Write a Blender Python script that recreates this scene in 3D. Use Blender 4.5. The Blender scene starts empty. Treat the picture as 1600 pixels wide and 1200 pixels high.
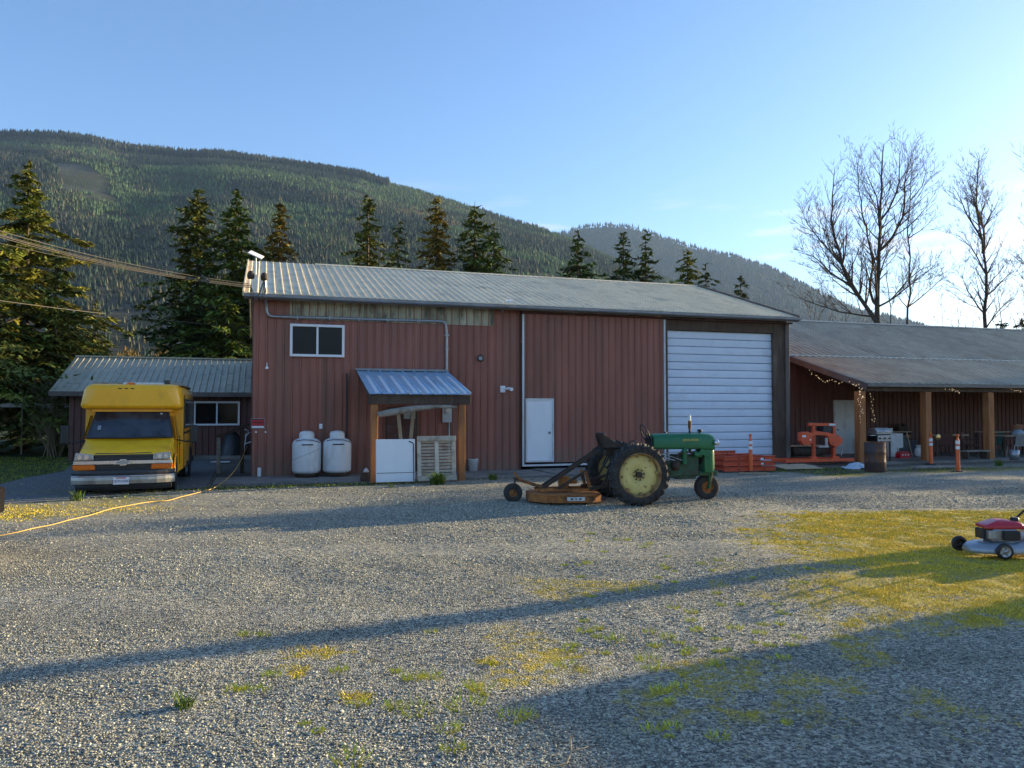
import bpy, math, random
import numpy as np
from mathutils import Vector, Matrix, Euler
R = math.radians
random.seed(7)
rng = np.random.default_rng(11)
sc = bpy.context.scene
COL = sc.collection

# ------------------------------------------------ camera, sky, sun, exposure
EYE = 1.85
PITCH = math.atan(40 / 1200)
cam = bpy.data.cameras.new('camera'); camo = bpy.data.objects.new('camera', cam); COL.objects.link(camo)
cam.sensor_width = 36; cam.lens = 27; cam.clip_start = .05; cam.clip_end = 40000
camo.location = (0, 0, EYE); camo.rotation_euler = (R(90) + PITCH, 0, 0)
sc.camera = camo
SUN_AZ = 62.3; SUN_EL = 10.0
w = bpy.data.worlds.new('World'); sc.world = w; w.use_nodes = True
nt = w.node_tree; N = nt.nodes; L = nt.links
for n in list(N): N.remove(n)
out = N.new('ShaderNodeOutputWorld'); bg = N.new('ShaderNodeBackground'); sky = N.new('ShaderNodeTexSky')
sky.sky_type = 'NISHITA'; sky.sun_disc = False; sky.sun_elevation = R(SUN_EL); sky.sun_rotation = R(SUN_AZ)
sky.altitude = 100; sky.air_density = 1.0; sky.dust_density = 0.9; sky.ozone_density = 4.2
bg.inputs['Strength'].default_value = 0.074
# thin clouds low in the sky
tc = N.new('ShaderNodeTexCoord'); mp = N.new('ShaderNodeMapping'); mp.inputs['Scale'].default_value = (2.2, 2.2, 17)
mp.inputs['Location'].default_value = (0.9, 0.3, 0.15)
nz = N.new('ShaderNodeTexNoise'); nz.inputs['Scale'].default_value = 2.1; nz.inputs['Detail'].default_value = 7; nz.inputs['Roughness'].default_value = .55
rp = N.new('ShaderNodeValToRGB'); rp.color_ramp.elements[0].position = .56; rp.color_ramp.elements[1].position = .74
sx = N.new('ShaderNodeSeparateXYZ')
el = N.new('ShaderNodeValToRGB'); e = el.color_ramp.elements
e[0].position = .06; e[0].color = (0, 0, 0, 1); e[1].position = .29; e[1].color = (0, 0, 0, 1)
q = e.new(.13); q.color = (1, 1, 1, 1); q = e.new(.22); q.color = (.7, .7, .7, 1)
mu = N.new('ShaderNodeMath'); mu.operation = 'MULTIPLY'
mu2 = N.new('ShaderNodeMath'); mu2.operation = 'MULTIPLY'; mu2.inputs[1].default_value = .65
mx = N.new('ShaderNodeMixRGB'); mx.inputs['Color2'].default_value = (5.2, 4.1, 3.1, 1)
L.new(tc.outputs['Generated'], mp.inputs[0]); L.new(mp.outputs[0], nz.inputs[0]); L.new(nz.outputs[0], rp.inputs[0])
L.new(tc.outputs['Generated'], sx.inputs[0]); L.new(sx.outputs['Z'], el.inputs[0])
L.new(rp.outputs[0], mu.inputs[0]); L.new(el.outputs[0], mu.inputs[1]); L.new(mu.outputs[0], mu2.inputs[0])
L.new(mu2.outputs[0], mx.inputs['Fac'])
L.new(sky.outputs[0], mx.inputs['Color1']); tn = N.new('ShaderNodeMixRGB'); tn.blend_type = 'MULTIPLY'; tn.inputs[0].default_value = 1; tn.inputs[2].default_value = (1.04, .965, .97, 1); L.new(mx.outputs[0], tn.inputs[1]); L.new(tn.outputs[0], bg.inputs['Color']); L.new(bg.outputs[0], out.inputs[0])
SDIR = Vector((math.sin(R(SUN_AZ)) * math.cos(R(SUN_EL)), math.cos(R(SUN_AZ)) * math.cos(R(SUN_EL)), math.sin(R(SUN_EL))))
sl = bpy.data.lights.new('sun', 'SUN'); sl.energy = 3.5; sl.angle = R(.5); sl.color = (1, .79, .46)
so = bpy.data.objects.new('sun', sl); COL.objects.link(so); so.rotation_euler = SDIR.to_track_quat('Z', 'Y').to_euler(); so.location = (0, 0, 60)
sc.view_settings.view_transform = 'Standard'; sc.view_settings.look = 'None'
sc.view_settings.exposure = 2.32; sc.view_settings.gamma = 1; sc.view_settings.use_curve_mapping = False

# ------------------------------------------------ helpers
cp, sp = math.cos(PITCH), math.sin(PITCH)
def ray(px, py):
    dx = (px - 800) / 1200; dy = (600 - py) / 1200
    return Vector((dx, cp - sp * dy, sp + cp * dy))
def G(px, py, z=0):                       # a point of the ground
    r = ray(px, py); k = (z - EYE) / r.z
    return Vector((r.x * k, r.y * k, z))
def at(px, py, Y):                        # a point at depth Y
    r = ray(px, py); k = Y / r.y
    return Vector((r.x * k, Y, EYE + r.z * k))
BA = R(17.95); BO = Vector((-7.135, 21.14, 0))
BU = Vector((math.cos(BA), math.sin(BA), 0)); BV = Vector((-math.sin(BA), math.cos(BA), 0))
def bw(s, t, z=0): return BO + BU * s + BV * t + Vector((0, 0, z))
def bs(px, py, t=0):                      # (along, up) on a plane parallel to the barn front
    r = ray(px, py); o = Vector((0, 0, EYE)); p0 = BO + BV * t
    k = (p0 - o).dot(BV) / r.dot(BV); p = o + r * k
    return (p - BO).dot(BU), p.z
def bg_(px, py):                          # ground point in barn coordinates
    p = G(px, py) - BO; return p.dot(BU), p.dot(BV)

class MB:
    def __init__(s): s.v = []; s.f = []; s.sm = []; s.M = Matrix()
    def add(s, vs, fs, smooth=False):
        b = len(s.v); s.v += [tuple(s.M @ Vector(p)) for p in vs]
        s.f += [tuple(i + b for i in f) for f in fs]; s.sm += [smooth] * len(fs); return s
    def box(s, c, d, rot=None):
        hx, hy, hz = d[0] / 2, d[1] / 2, d[2] / 2
        vs = [Vector((x, y, z)) for x in (-hx, hx) for y in (-hy, hy) for z in (-hz, hz)]
        if rot:
            m = Euler(rot).to_matrix(); vs = [m @ p for p in vs]
        c = Vector(c)
        return s.add([p + c for p in vs], [(0, 1, 3, 2), (4, 6, 7, 5), (0, 4, 5, 1), (2, 3, 7, 6), (0, 2, 6, 4), (1, 5, 7, 3)])
    def beam(s, a, b, w, h, up=(0, 0, 1)):
        a, b = Vector(a), Vector(b); d = (b - a).normalized(); u = Vector(up)
        if abs(d.dot(u)) > .98: u = Vector((0, 1, 0))
        x = d.cross(u).normalized(); y = x.cross(d)
        vs = [p + x * i * w / 2 + y * j * h / 2 for p in (a, b) for i, j in ((-1, -1), (1, -1), (1, 1), (-1, 1))]
        return s.add(vs, [(3, 2, 1, 0), (4, 5, 6, 7), (0, 1, 5, 4), (1, 2, 6, 5), (2, 3, 7, 6), (3, 0, 4, 7)])
    def tube(s, pts, r, n=8, caps=True, smooth=True):
        pts = [Vector(p) for p in pts]; rr = r if isinstance(r, (list, tuple)) else [r] * len(pts)
        vs = []; ref = None
        for i, p in enumerate(pts):
            d = (pts[min(i + 1, len(pts) - 1)] - pts[max(i - 1, 0)]).normalized()
            if ref is None:
                ref = Vector((0, 0, 1)) if abs(d.z) < .9 else Vector((1, 0, 0))
            x = (ref - d * ref.dot(d)).normalized(); ref = x; y = d.cross(x)
            vs += [p + (x * math.cos(2 * math.pi * k / n) + y * math.sin(2 * math.pi * k / n)) * rr[i] for k in range(n)]
        fs = [(i * n + k, i * n + (k + 1) % n, (i + 1) * n + (k + 1) % n, (i + 1) * n + k) for i in range(len(pts) - 1) for k in range(n)]
        s.add(vs, fs, smooth)
        if caps:
            s.add(vs[:n], [tuple(reversed(range(n)))]); s.add(vs[-n:], [tuple(range(n))])
        return s
    def lathe(s, prof, n=24, axis='Z', c=(0, 0, 0), smooth=True, arc=None):
        m = {'Z': Matrix(), 'Y': Matrix.Rotation(R(-90), 4, 'X'), 'X': Matrix.Rotation(R(90), 4, 'Y')}[axis]; c = Vector(c)
        vs = []
        for r, z in prof:
            for k in range(n):
                a = 2 * math.pi * k / n; vs.append(m @ Vector((r * math.cos(a), r * math.sin(a), z)) + c)
        fs = [(i * n + k, i * n + (k + 1) % n, (i + 1) * n + (k + 1) % n, (i + 1) * n + k) for i in range(len(prof) - 1) for k in range(n)]
        s.add(vs, fs, smooth)
        return s
    def cyl(s, c, r, h, axis='Z', n=20, r2=None):
        r2 = r if r2 is None else r2
        s.lathe([(r, -h / 2), (r2, h / 2)], n, axis, c)
        m = {'Z': Matrix(), 'Y': Matrix.Rotation(R(-90), 4, 'X'), 'X': Matrix.Rotation(R(90), 4, 'Y')}[axis]; c = Vector(c)
        for sg, q in ((-1, r), (1, r2)):
            vs = [m @ Vector((q * math.cos(2 * math.pi * k / n), q * math.sin(2 * math.pi * k / n), sg * h / 2)) + c for k in range(n)]
            s.add(vs, [tuple(range(n)) if sg > 0 else tuple(reversed(range(n)))])
        return s
    def prism(s, poly, a, b, plane='XZ'):      # polygon extruded from a to b along the third axis
        def P(u, v, k): return {'XZ': (u, k, v), 'YZ': (k, u, v), 'XY': (u, v, k)}[plane]
        n = len(poly); vs = [P(u, v, a) for u, v in poly] + [P(u, v, b) for u, v in poly]
        return s.add(vs, [tuple(range(n)), tuple(reversed(range(n, 2 * n)))] + [(i, i + n, (i + 1) % n + n, (i + 1) % n) for i in range(n)])
    def loft(s, secs, smooth=True, caps=True, closed=True):
        n = len(secs[0]); vs = [p for q in secs for p in q]
        m = n if closed else n - 1
        s.add(vs, [(i * n + k, i * n + (k + 1) % n, (i + 1) * n + (k + 1) % n, (i + 1) * n + k) for i in range(len(secs) - 1) for k in range(m)], smooth)
        if caps: s.add(secs[0], [tuple(reversed(range(n)))]); s.add(secs[-1], [tuple(range(n))])
        return s
    def mesh(s, name, mat):
        me = bpy.data.meshes.new(name); me.from_pydata(s.v, [], s.f); me.validate()
        if len(me.polygons) == len(s.sm): me.polygons.foreach_set('use_smooth', s.sm)
        if mat: me.materials.append(mat)
        import bmesh
        bm = bmesh.new(); bm.from_mesh(me); bmesh.ops.recalc_face_normals(bm, faces=bm.faces); bm.to_mesh(me); bm.free()
        return me
    def build(s, name, mat, parent=None, bevel=0, loc=None, rot=None):
        o = bpy.data.objects.new(name, s.mesh(name, mat)); COL.objects.link(o)
        if parent: o.parent = parent
        if loc is not None: o.location = loc
        if rot is not None: o.rotation_euler = rot
        if bevel:
            b = o.modifiers.new('bevel', 'BEVEL'); b.width = bevel; b.segments = 2; b.limit_method = 'ANGLE'; b.angle_limit = R(40)
        return o
def rawmesh(name, V, F, mat, parent=None, smooth=False, col=None):
    V = np.asarray(V, dtype=np.float32); F = np.asarray(F, dtype=np.int32); k = F.shape[1]
    me = bpy.data.meshes.new(name)
    me.vertices.add(len(V)); me.vertices.foreach_set('co', V.ravel())
    me.loops.add(F.size); me.loops.foreach_set('vertex_index', F.ravel())
    me.polygons.add(len(F)); me.polygons.foreach_set('loop_start', np.arange(0, F.size, k, dtype=np.int32))
    me.polygons.foreach_set('loop_total', np.full(len(F), k, dtype=np.int32))
    if smooth: me.polygons.foreach_set('use_smooth', np.ones(len(F), dtype=bool))
    me.update(calc_edges=True)
    if col is not None:
        a = me.color_attributes.new('tint', 'FLOAT_COLOR', 'POINT'); c = np.ones((len(V), 4), dtype=np.float32); c[:, :3] = col
        a.data.foreach_set('color', c.ravel())
    me.materials.append(mat)
    o = bpy.data.objects.new(name, me); COL.objects.link(o)
    if parent: o.parent = parent
    return o
def tag(o, label=None, cat=None, group=None, kind=None):
    if label: o['label'] = label
    if cat: o['category'] = cat
    if group: o['group'] = group
    if kind: o['kind'] = kind
    return o
def thing(name, label, cat, loc=(0, 0, 0), rz=0, group=None):
    o = bpy.data.objects.new(name, None); COL.objects.link(o); o.location = loc; o.rotation_euler = (0, 0, rz); o.empty_display_size = .2
    return tag(o, label, cat, group)
def emp(name, parent, loc=(0, 0, 0), rz=0):
    o = bpy.data.objects.new(name, None); COL.objects.link(o); o.parent = parent; o.location = loc; o.rotation_euler = (0, 0, rz); return o
def inst(me, name, parent=None, loc=(0, 0, 0), rot=(0, 0, 0), scale=(1, 1, 1)):
    o = bpy.data.objects.new(name, me); COL.objects.link(o); o.parent = parent; o.location = loc; o.rotation_euler = rot; o.scale = scale; return o
def kids(o): return [c for c in bpy.data.objects if c.parent == o]
def copy_tree(o, parent=None):
    c = o.copy(); COL.objects.link(c); c.parent = parent
    for ch in kids(o): copy_tree(ch, c)
    return c
def lettering(name, s, size, mat, parent, loc, rot, thick=.002):
    cu = bpy.data.curves.new(name, 'FONT'); cu.body = s; cu.size = size; cu.extrude = thick; cu.align_x = 'CENTER'; cu.align_y = 'CENTER'
    t = bpy.data.objects.new(name, cu); me = bpy.data.meshes.new_from_object(t); bpy.data.objects.remove(t)
    me.materials.clear(); me.materials.append(mat)
    return inst(me, name, parent, loc, rot)

# ------------------------------------------------ materials
MATS = {}
def M(name, c, c2=None, sc_=3, rough=.6, metal=0, bump=0, bsc=40, stain=None, stsc=1.2, stlo=.55, sthi=.7, stmax=.8, streak=1, var=0, tint=False, spec=.5, trans=0, coat=0, mud=None):
    m = bpy.data.materials.new(name); m.use_nodes = True; t = m.node_tree; N = t.nodes; L = t.links
    b = N['Principled BSDF']; b.inputs['Roughness'].default_value = rough; b.inputs['Metallic'].default_value = metal
    b.inputs['Specular IOR Level'].default_value = spec
    if trans: b.inputs['Transmission Weight'].default_value = trans
    if coat: b.inputs['Coat Weight'].default_value = coat; b.inputs['Coat Roughness'].default_value = .15
    tc = N.new('ShaderNodeTexCoord'); oi = N.new('ShaderNodeObjectInfo'); mp = N.new('ShaderNodeVectorMath'); mp.operation = 'ADD'
    ml = N.new('ShaderNodeMath'); ml.operation = 'MULTIPLY'; ml.inputs[1].default_value = 61
    L.new(oi.outputs['Random'], ml.inputs[0]); L.new(tc.outputs['Object'], mp.inputs[0]); L.new(ml.outputs[0], mp.inputs[1])
    vec = mp.outputs[0]
    def noise(scale, det, src, st=1):
        s = src
        if st != 1:
            k = N.new('ShaderNodeMapping'); k.inputs['Scale'].default_value = (1, 1, st); L.new(src, k.inputs[0]); s = k.outputs[0]
        n = N.new('ShaderNodeTexNoise'); n.inputs['Scale'].default_value = scale; n.inputs['Detail'].default_value = det; n.inputs['Roughness'].default_value = .62
        L.new(s, n.inputs['Vector']); return n.outputs[0]
    def ramp(f, lo, hi):
        r = N.new('ShaderNodeMapRange'); r.inputs['From Min'].default_value = lo; r.inputs['From Max'].default_value = hi; L.new(f, r.inputs['Value']); return r.outputs[0]
    def mix(f, a, bb, mode='MIX'):
        x = N.new('ShaderNodeMixRGB'); x.blend_type = mode
        if isinstance(f, float): x.inputs[0].default_value = f
        else: L.new(f, x.inputs[0])
        for i, q in ((1, a), (2, bb)):
            if isinstance(q, tuple): x.inputs[i].default_value = (*q, 1)
            else: L.new(q, x.inputs[i])
        return x.outputs[0]
    cur = tuple(c)
    if c2: cur = mix(ramp(noise(sc_, 6, vec, streak), .35, .65), cur, tuple(c2))
    if stain:
        f = ramp(noise(stsc, 8, vec, streak), stlo, sthi); k = N.new('ShaderNodeMath'); k.operation = 'MULTIPLY'; k.inputs[1].default_value = stmax; k.use_clamp = True
        L.new(f, k.inputs[0]); cur = mix(k.outputs[0], cur, tuple(stain))
    if mud:
        sz = N.new('ShaderNodeSeparateXYZ'); L.new(tc.outputs['Object'], sz.inputs[0]); mm = ramp(sz.outputs[2], .75, .0); nn = ramp(noise(5, 6, vec, .5), .25, .7)
        k2 = N.new('ShaderNodeMath'); k2.operation = 'MULTIPLY'; k2.use_clamp = True; L.new(mm, k2.inputs[0]); L.new(nn, k2.inputs[1]); cur = mix(k2.outputs[0], cur, tuple(mud))
    if tint:
        a = N.new('ShaderNodeVertexColor'); a.layer_name = 'tint'; cur = mix(1.0, cur, a.outputs[0], 'MULTIPLY')
    if var:
        r = N.new('ShaderNodeMapRange'); r.inputs['To Min'].default_value = 1 - var; r.inputs['To Max'].default_value = 1 + var; L.new(oi.outputs['Random'], r.inputs['Value'])
        x = N.new('ShaderNodeVectorMath'); x.operation = 'SCALE'
        if isinstance(cur, tuple): x.inputs[0].default_value = cur
        else: L.new(cur, x.inputs[0])
        L.new(r.outputs[0], x.inputs['Scale']); cur = x.outputs[0]
    if isinstance(cur, tuple): b.inputs['Base Color'].default_value = (*cur, 1)
    else: L.new(cur, b.inputs['Base Color'])
    if bump:
        bp = N.new('ShaderNodeBump'); bp.inputs['Strength'].default_value = bump; bp.inputs['Distance'].default_value = .02
        L.new(noise(bsc, 5, vec), bp.inputs['Height']); L.new(bp.outputs[0], b.inputs['Normal'])
    MATS[name] = m; return m
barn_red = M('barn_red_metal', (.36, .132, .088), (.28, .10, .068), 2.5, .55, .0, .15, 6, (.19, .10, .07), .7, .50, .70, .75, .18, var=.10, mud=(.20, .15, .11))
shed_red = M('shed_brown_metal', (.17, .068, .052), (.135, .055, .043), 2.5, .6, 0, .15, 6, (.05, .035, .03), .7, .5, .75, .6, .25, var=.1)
roof_metal = M('pale_green_roof_metal', (.83, .69, .45), (.73, .60, .39), 1.5, .6, .0, .12, 8, (.20, .19, .13), 1.1, .5, .75, .5, 1, var=.06)
roof_dull = M('dull_roof_metal', (.42, .39, .30), (.32, .295, .23), 1.5, .5, .1, .12, 8, (.20, .14, .09), .6, .5, .72, .5, 1, var=.09)
annex_roofm = M('mossy_green_roof_metal', (.48, .44, .32), (.40, .365, .265), 1.5, .5, .3, .12, 8, (.07, .08, .04), 4, .56, .68, .8, 1, var=.06)
awn_metal = M('sky_blue_galvanised_metal', (.46, .68, .86), (.40, .62, .80), 2, .28, .3, .1, 8, (.42, .36, .30), 2, .55, .75, .5, 1)  # blue of the reflected sky is put into the base colour
faded = M('faded_algae_metal', (.54, .48, .33), (.44, .39, .27), 5, .8, 0, .2, 8, (.07, .075, .05), 2.6, .46, .66, .85, .35, var=.12)
white = M('white_paint', (.86, .87, .88), (.80, .81, .83), 2, .45, 0, .05, 20, (.42, .40, .36), 1.5, .6, .8, .35, .4)
white_dirty = M('dirty_white_paint', (.70, .71, .70), (.60, .62, .62), 3, .5, 0, .1, 20, (.28, .22, .16), 2.2, .55, .72, .6, .4)
doorwhite = M('ribbed_door_paint', (.72, .78, .88), (.67, .73, .84), 2, .42, 0, .08, 10, (.38, .38, .38), 1.6, .55, .8, .4, 1, var=.04)
vinyl = M('white_vinyl', (.80, .80, .82), None, rough=.4)
glass = M('dark_window_glass', (.010, .011, .014), None, rough=.08, spec=.22)
galv = M('galvanised_steel', (.42, .43, .44), (.32, .33, .34), 8, .42, .7, .05, 30)
steel = M('bare_steel', (.30, .30, .31), (.22, .22, .22), 8, .4, .8)
chrome = M('chrome', (.70, .71, .74), (.6, .6, .62), 5, .22, .75)
wood_dark = M('weathered_dark_wood', (.12, .075, .05), (.07, .045, .032), 6, .85, 0, .5, 30, (.20, .17, .13), 2, .55, .7, .5, .3, var=.15)
wood_post = M('orange_cedar_post', (.46, .18, .055), (.32, .12, .04), 5, .75, 0, .4, 30, (.10, .05, .03), 2.5, .55, .7, .7, .15, var=.12)
wood_grey = M('grey_weathered_wood', (.36, .33, .28), (.24, .21, .17), 8, .9, 0, .5, 40, (.12, .09, .06), 3, .5, .65, .7, 1, var=.2)
wood_pale = M('pale_sawn_wood', (.50, .38, .24), (.38, .28, .17), 6, .8, 0, .3, 30, var=.15)
bark = M('bark', (.10, .075, .055), (.05, .038, .03), 12, .95, 0, .8, 25)
fascia = M('grey_brown_fascia', (.16, .12, .10), (.10, .078, .068), 3, .7, 0, .25, 20, (.24, .22, .19), 1.5, .52, .68, .6, .5)
barnboard = M('red_stained_board', (.14, .055, .042), (.10, .045, .036), 3, .75, 0, .3, 20, (.16, .12, .10), 2, .55, .7, .6, .5)
gutterm = M('grey_gutter_metal', (.30, .30, .31), (.22, .22, .23), 3, .5, .3)
concrete = M('worn_concrete', (.27, .25, .22), (.19, .175, .155), 3, .9, 0, .4, 30, (.08, .08, .06), .8, .5, .65, .7)
asphalt = M('old_asphalt', (.13, .135, .14), (.10, .105, .11), 6, .9, 0, .6, 90, (.13, .12, .10), .9, .52, .66, .6)
black = M('black_plastic', (.018, .018, .02), None, rough=.5, var=.3)
rubber = M('tyre_rubber', (.022, .021, .021), (.05, .046, .04), 6, .85, 0, .3, 40, (.11, .095, .075), 5, .55, .7, .5)
rust = M('rusty_orange_steel', (.46, .17, .035), (.28, .10, .03), 7, .85, 0, .4, 40, (.07, .035, .02), 4, .5, .62, .8)
rust_dark = M('dark_greasy_steel', (.045, .037, .03), (.085, .05, .03), 8, .75, .2, .4, 40)
j_green = M('tractor_green_paint', (.012, .125, .05), (.016, .16, .062), 3, .32, 0, .08, 12, (.03, .06, .03), 4, .56, .72, .6)
j_green_dk = M('oily_green_paint', (.016, .10, .05), (.03, .055, .03), 9, .5, 0, .3, 30, (.03, .022, .015), 7, .48, .62, .8)
j_yel = M('rusty_yellow_rim_paint', (.72, .60, .22), (.62, .50, .17), 4, .6, 0, .2, 20, (.10, .04, .015), 13, .60, .66, .95)
j_yelr = M('worn_yellow_rim_edge', (.42, .32, .12), (.20, .085, .03), 5, .7, 0, .3, 20, (.09, .04, .02), 6, .5, .6, .8)
yel = M('bus_yellow_paint', (.97, .47, .005), (.91, .43, .005), 1.5, .38, 0, .04, 8, (.42, .24, .02), 2.5, .58, .75, .45, .5, coat=.3)
yel_hood = M('faded_bonnet_yellow_paint', (.94, .53, .010), (.86, .48, .010), 3, .5, 0, .04, 8, (.72, .32, .01), 3, .52, .7, .7, 1, coat=.1)
bus_dark = M('dark_bus_side_trim', (.03, .03, .03), None, rough=.4)
van_glass = M('windscreen_glass', (.05, .06, .075), (.018, .022, .03), 3, .06, spec=.8)  # paler grey-blue tone stands in for reflections on the glass
lampglass = M('headlight_glass', (.55, .55, .53), (.30, .30, .30), 20, .15, .2)
amber = M('amber_lens', (.75, .16, .01), (.62, .12, .01), 20, .2)
red_paint = M('mower_red_plastic', (.50, .012, .03), (.40, .012, .025), 3, .3, 0, 0, 1, coat=.3)
tail_red = M('dark_tail_lens', (.008, .006, .006), None, rough=.2)
beige = M('beige_car_paint', (.42, .34, .24), (.38, .31, .22), 2, .35, .2, coat=.4)
mow_silver = M('mower_deck_paint', (.33, .36, .40), (.24, .27, .31), 4, .35, .5, .05, 10, (.22, .2, .16), 4, .58, .7, .6)
orange = M('orange_plastic', (.88, .14, .02), (.76, .11, .015), 4, .45, 0, 0, 1, (.35, .08, .03), 5, .6, .7, .4)
rackred = M('red_orange_steel_paint', (.66, .10, .04), (.54, .08, .03), 4, .5, 0, .1, 20, (.20, .06, .03), 4, .58, .7, .6, var=.08)
sawred = M('sawmill_orange_paint', (.78, .10, .03), (.66, .085, .025), 4, .42, 0, .05, 20, (.25, .06, .02), 5, .6, .7, .5, var=.06)
reflect = M('white_reflective_band', (.80, .80, .78), None, rough=.35)
cordy = M('yellow_cord', (.66, .42, .10), (.58, .36, .09), 20, .6)
cable = M('weathered_cable', (.16, .135, .10), (.12, .10, .075), 20, .7)
plastic_sheet = M('pale_plastic_sheet', (.50, .60, .70), (.42, .50, .60), 5, .35)
teal = M('teal_plastic', (.02, .16, .18), None, rough=.5)
signred = M('sign_red', (.50, .02, .03), None, rough=.5)
tankm = M('propane_tank_paint', (.80, .82, .82), (.70, .72, .72), 4, .45, 0, .1, 10, (.30, .24, .16), 3, .52, .7, .55, .3)
barrelm = M('rusty_barrel', (.06, .055, .065), (.16, .07, .03), 3, .7, .2, .3, 30, (.22, .08, .03), 3, .5, .62, .8, .6)
bulb = M('warm_string_bulb', (.9, .8, .6), None, rough=.3)
bulb.node_tree.nodes['Principled BSDF'].inputs['Emission Color'].default_value = (1, .72, .4, 1)
bulb.node_tree.nodes['Principled BSDF'].inputs['Emission Strength'].default_value = .5
needle = M('conifer_needles', (.066, .105, .032), (.125, .135, .036), .35, .75, tint=True, spec=.2)
twigm = M('bare_twigs', (.105, .072, .05), (.07, .048, .035), 2, .9, spec=.2)
twigdark = M('bush_twigs', (.24, .19, .12), (.30, .25, .15), 2, .9, spec=.2)
leafm = M('young_leaves', (.10, .14, .03), (.16, .17, .035), 1, .7, tint=True, spec=.2)
shrubgold = M('golden_catkin_shrub', (.22, .15, .05), (.13, .12, .04), .5, .85, tint=True, spec=.2)

wood_cream = M('bleached_cream_wood', (.62, .54, .42), (.46, .39, .30), 8, .9, 0, .4, 40, (.22, .15, .10), 3, .52, .66, .6, 1, var=.15)

bumper_m = M('tarnished_bumper', (.50, .48, .42), (.36, .34, .30), 3, .35, .3, .1, 15, (.14, .12, .09), 2.5, .5, .7, .7, .5)
# ------------------------------------------------ ground
def vnoise(x, y, s, seed):
    # value noise, numpy
    x = np.asarray(x) / s + 1000; y = np.asarray(y) / s + 1000
    xi = np.floor(x).astype(np.int64); yi = np.floor(y).astype(np.int64); fx = x - xi; fy = y - yi
    fx = fx * fx * (3 - 2 * fx); fy = fy * fy * (3 - 2 * fy)
    def h(a, b):
        n = (a * 374761393 + b * 668265263 + seed * 974711) & 0x7fffffff
        n = ((n ^ (n >> 13)) * 1274126177) & 0x7fffffff
        return ((n ^ (n >> 16)) & 0xffff) / 65535.0
    return (h(xi, yi) * (1 - fx) + h(xi + 1, yi) * fx) * (1 - fy) + (h(xi, yi + 1) * (1 - fx) + h(xi + 1, yi + 1) * fx) * fy
def fbm(x, y, s, seed, o=4):
    r = 0; a = .5; t = 0
    for i in range(o): r = r + a * vnoise(x, y, s, seed + i); t += a; a *= .5; s *= .5
    return r / t
def sst(a, b, x):
    t = np.clip((x - a) / (b - a), 0, 1); return t * t * (3 - 2 * t)
def barnxy(x, y):
    dx = x - BO.x; dy = y - BO.y
    return dx * BU.x + dy * BU.y, dx * BV.x + dy * BV.y
def grass_amt(x, y):
    """0..1 how grassy the ground is"""
    x = np.asarray(x, dtype=float); y = np.asarray(y, dtype=float)
    px = x / np.maximum(y, .1) * 1200 + 800; py = 640 + EYE * 1200 / np.maximum(y, .1)
    n = fbm(x, y, 1.6, 3); n2 = fbm(x, y, .45, 9)
    # sunny lawn tongue at the right
    g = sst(1.0, 6.0, x - .25 * (y - 9) ) * sst(14.9, 13.6, y + .6 * (n - .5)) * sst(6.2, 7.7, y - .22 * (x - 4) + 1.2 * (n - .5))
    g = g * (.60 + .85 * n)
    a = np.clip(g * 1.35 - .34 + .9 * (n2 - .5) + .6 * (fbm(x, y, .16, 91, 2) - .5) + .25 * g, 0, 1)
    # thin scattering further left and in the shaded foreground
    b = sst(.56, .70, fbm(x, y, .9, 21)) * sst(-2.5, 1.0, x) * sst(10.5, 8, y) * sst(4.0, 5.2, y) * .50
    b2 = sst(.62, .74, fbm(x, y, .5, 33)) * sst(-2.4, -1.2, x) * sst(2.5, 1.2, x) * sst(6.6, 6.0, y) * sst(4.4, 4.9, y) * .7
    # strip by the van and the lawn edge
    s, t = barnxy(x, y)
    c = sst(-8.2, -7.0, t + .5 * (n - .5)) * sst(-3.1, -4.2, t) * sst(1.0, -2.2, s + n) * (.3 + .9 * n)
    d = sst(-3.6, -3.1, t) * sst(-2.3, -2.8, t) * sst(5.2, 3.5, s) * (.5 + .7 * n2)
    e = sst(-3.0, -2.0, s - 17.6) * sst(-5.6, -4.6, t) * sst(-2.3, -3.6, t) * (.2 + 1.0 * n) * .8
    e2 = sst(13.8, 14.8, s) * sst(-3.6, -2.9, t) * sst(-1.6, -2.2, t) * sst(19, 18, s) * (.5 + .6 * n2)
    lawn = sst(2, -3, py - (757 - .2 * px)) * sst(122, 104, px)
    far = sst(60, 90, y)
    side = sst(14, 17, np.abs(x) - .25*y) * .8
    r = np.maximum.reduce([a, b, b2, c * .68, d, e, e2, lawn, far, side * (n > .3)])
    return np.clip(r, 0, 1)
def dirt_amt(x, y):
    s, t = barnxy(x, y)
    return sst(-3.0, -2.3, t + .5 * (fbm(x, y, 1.3, 5) - .5)) * sst(14, 12, t) * sst(-9, -7, s)
def lush(x, y):
    s, t = barnxy(x, y)
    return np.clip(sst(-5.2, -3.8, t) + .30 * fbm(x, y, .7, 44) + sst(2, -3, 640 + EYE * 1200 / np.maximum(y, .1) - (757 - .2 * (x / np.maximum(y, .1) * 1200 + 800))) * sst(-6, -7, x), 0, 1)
def hgt(x, y):
    x = np.asarray(x, dtype=float); y = np.asarray(y, dtype=float)
    s, t = barnxy(x, y)
    amp = sst(-2.6, -4.5, t) * sst(-60, -40, -y) * sst(-11.5, -9.5, s)
    return ((fbm(x, y, 3.0, 61) - .5) * .10 + (fbm(x, y, .6, 62, 3) - .5) * .035) * amp
def axis_pts(a, b, st, far, g=1.22):
    p = list(np.arange(a, b + st / 2, st)); d = st; q = p[-1]
    while q < far: d *= g; q += d; p.append(q)
    d = st; q = p[0]; left = []
    while q > -far: d *= g; q -= d; left.append(q)
    return np.array(left[::-1] + p)
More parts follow.
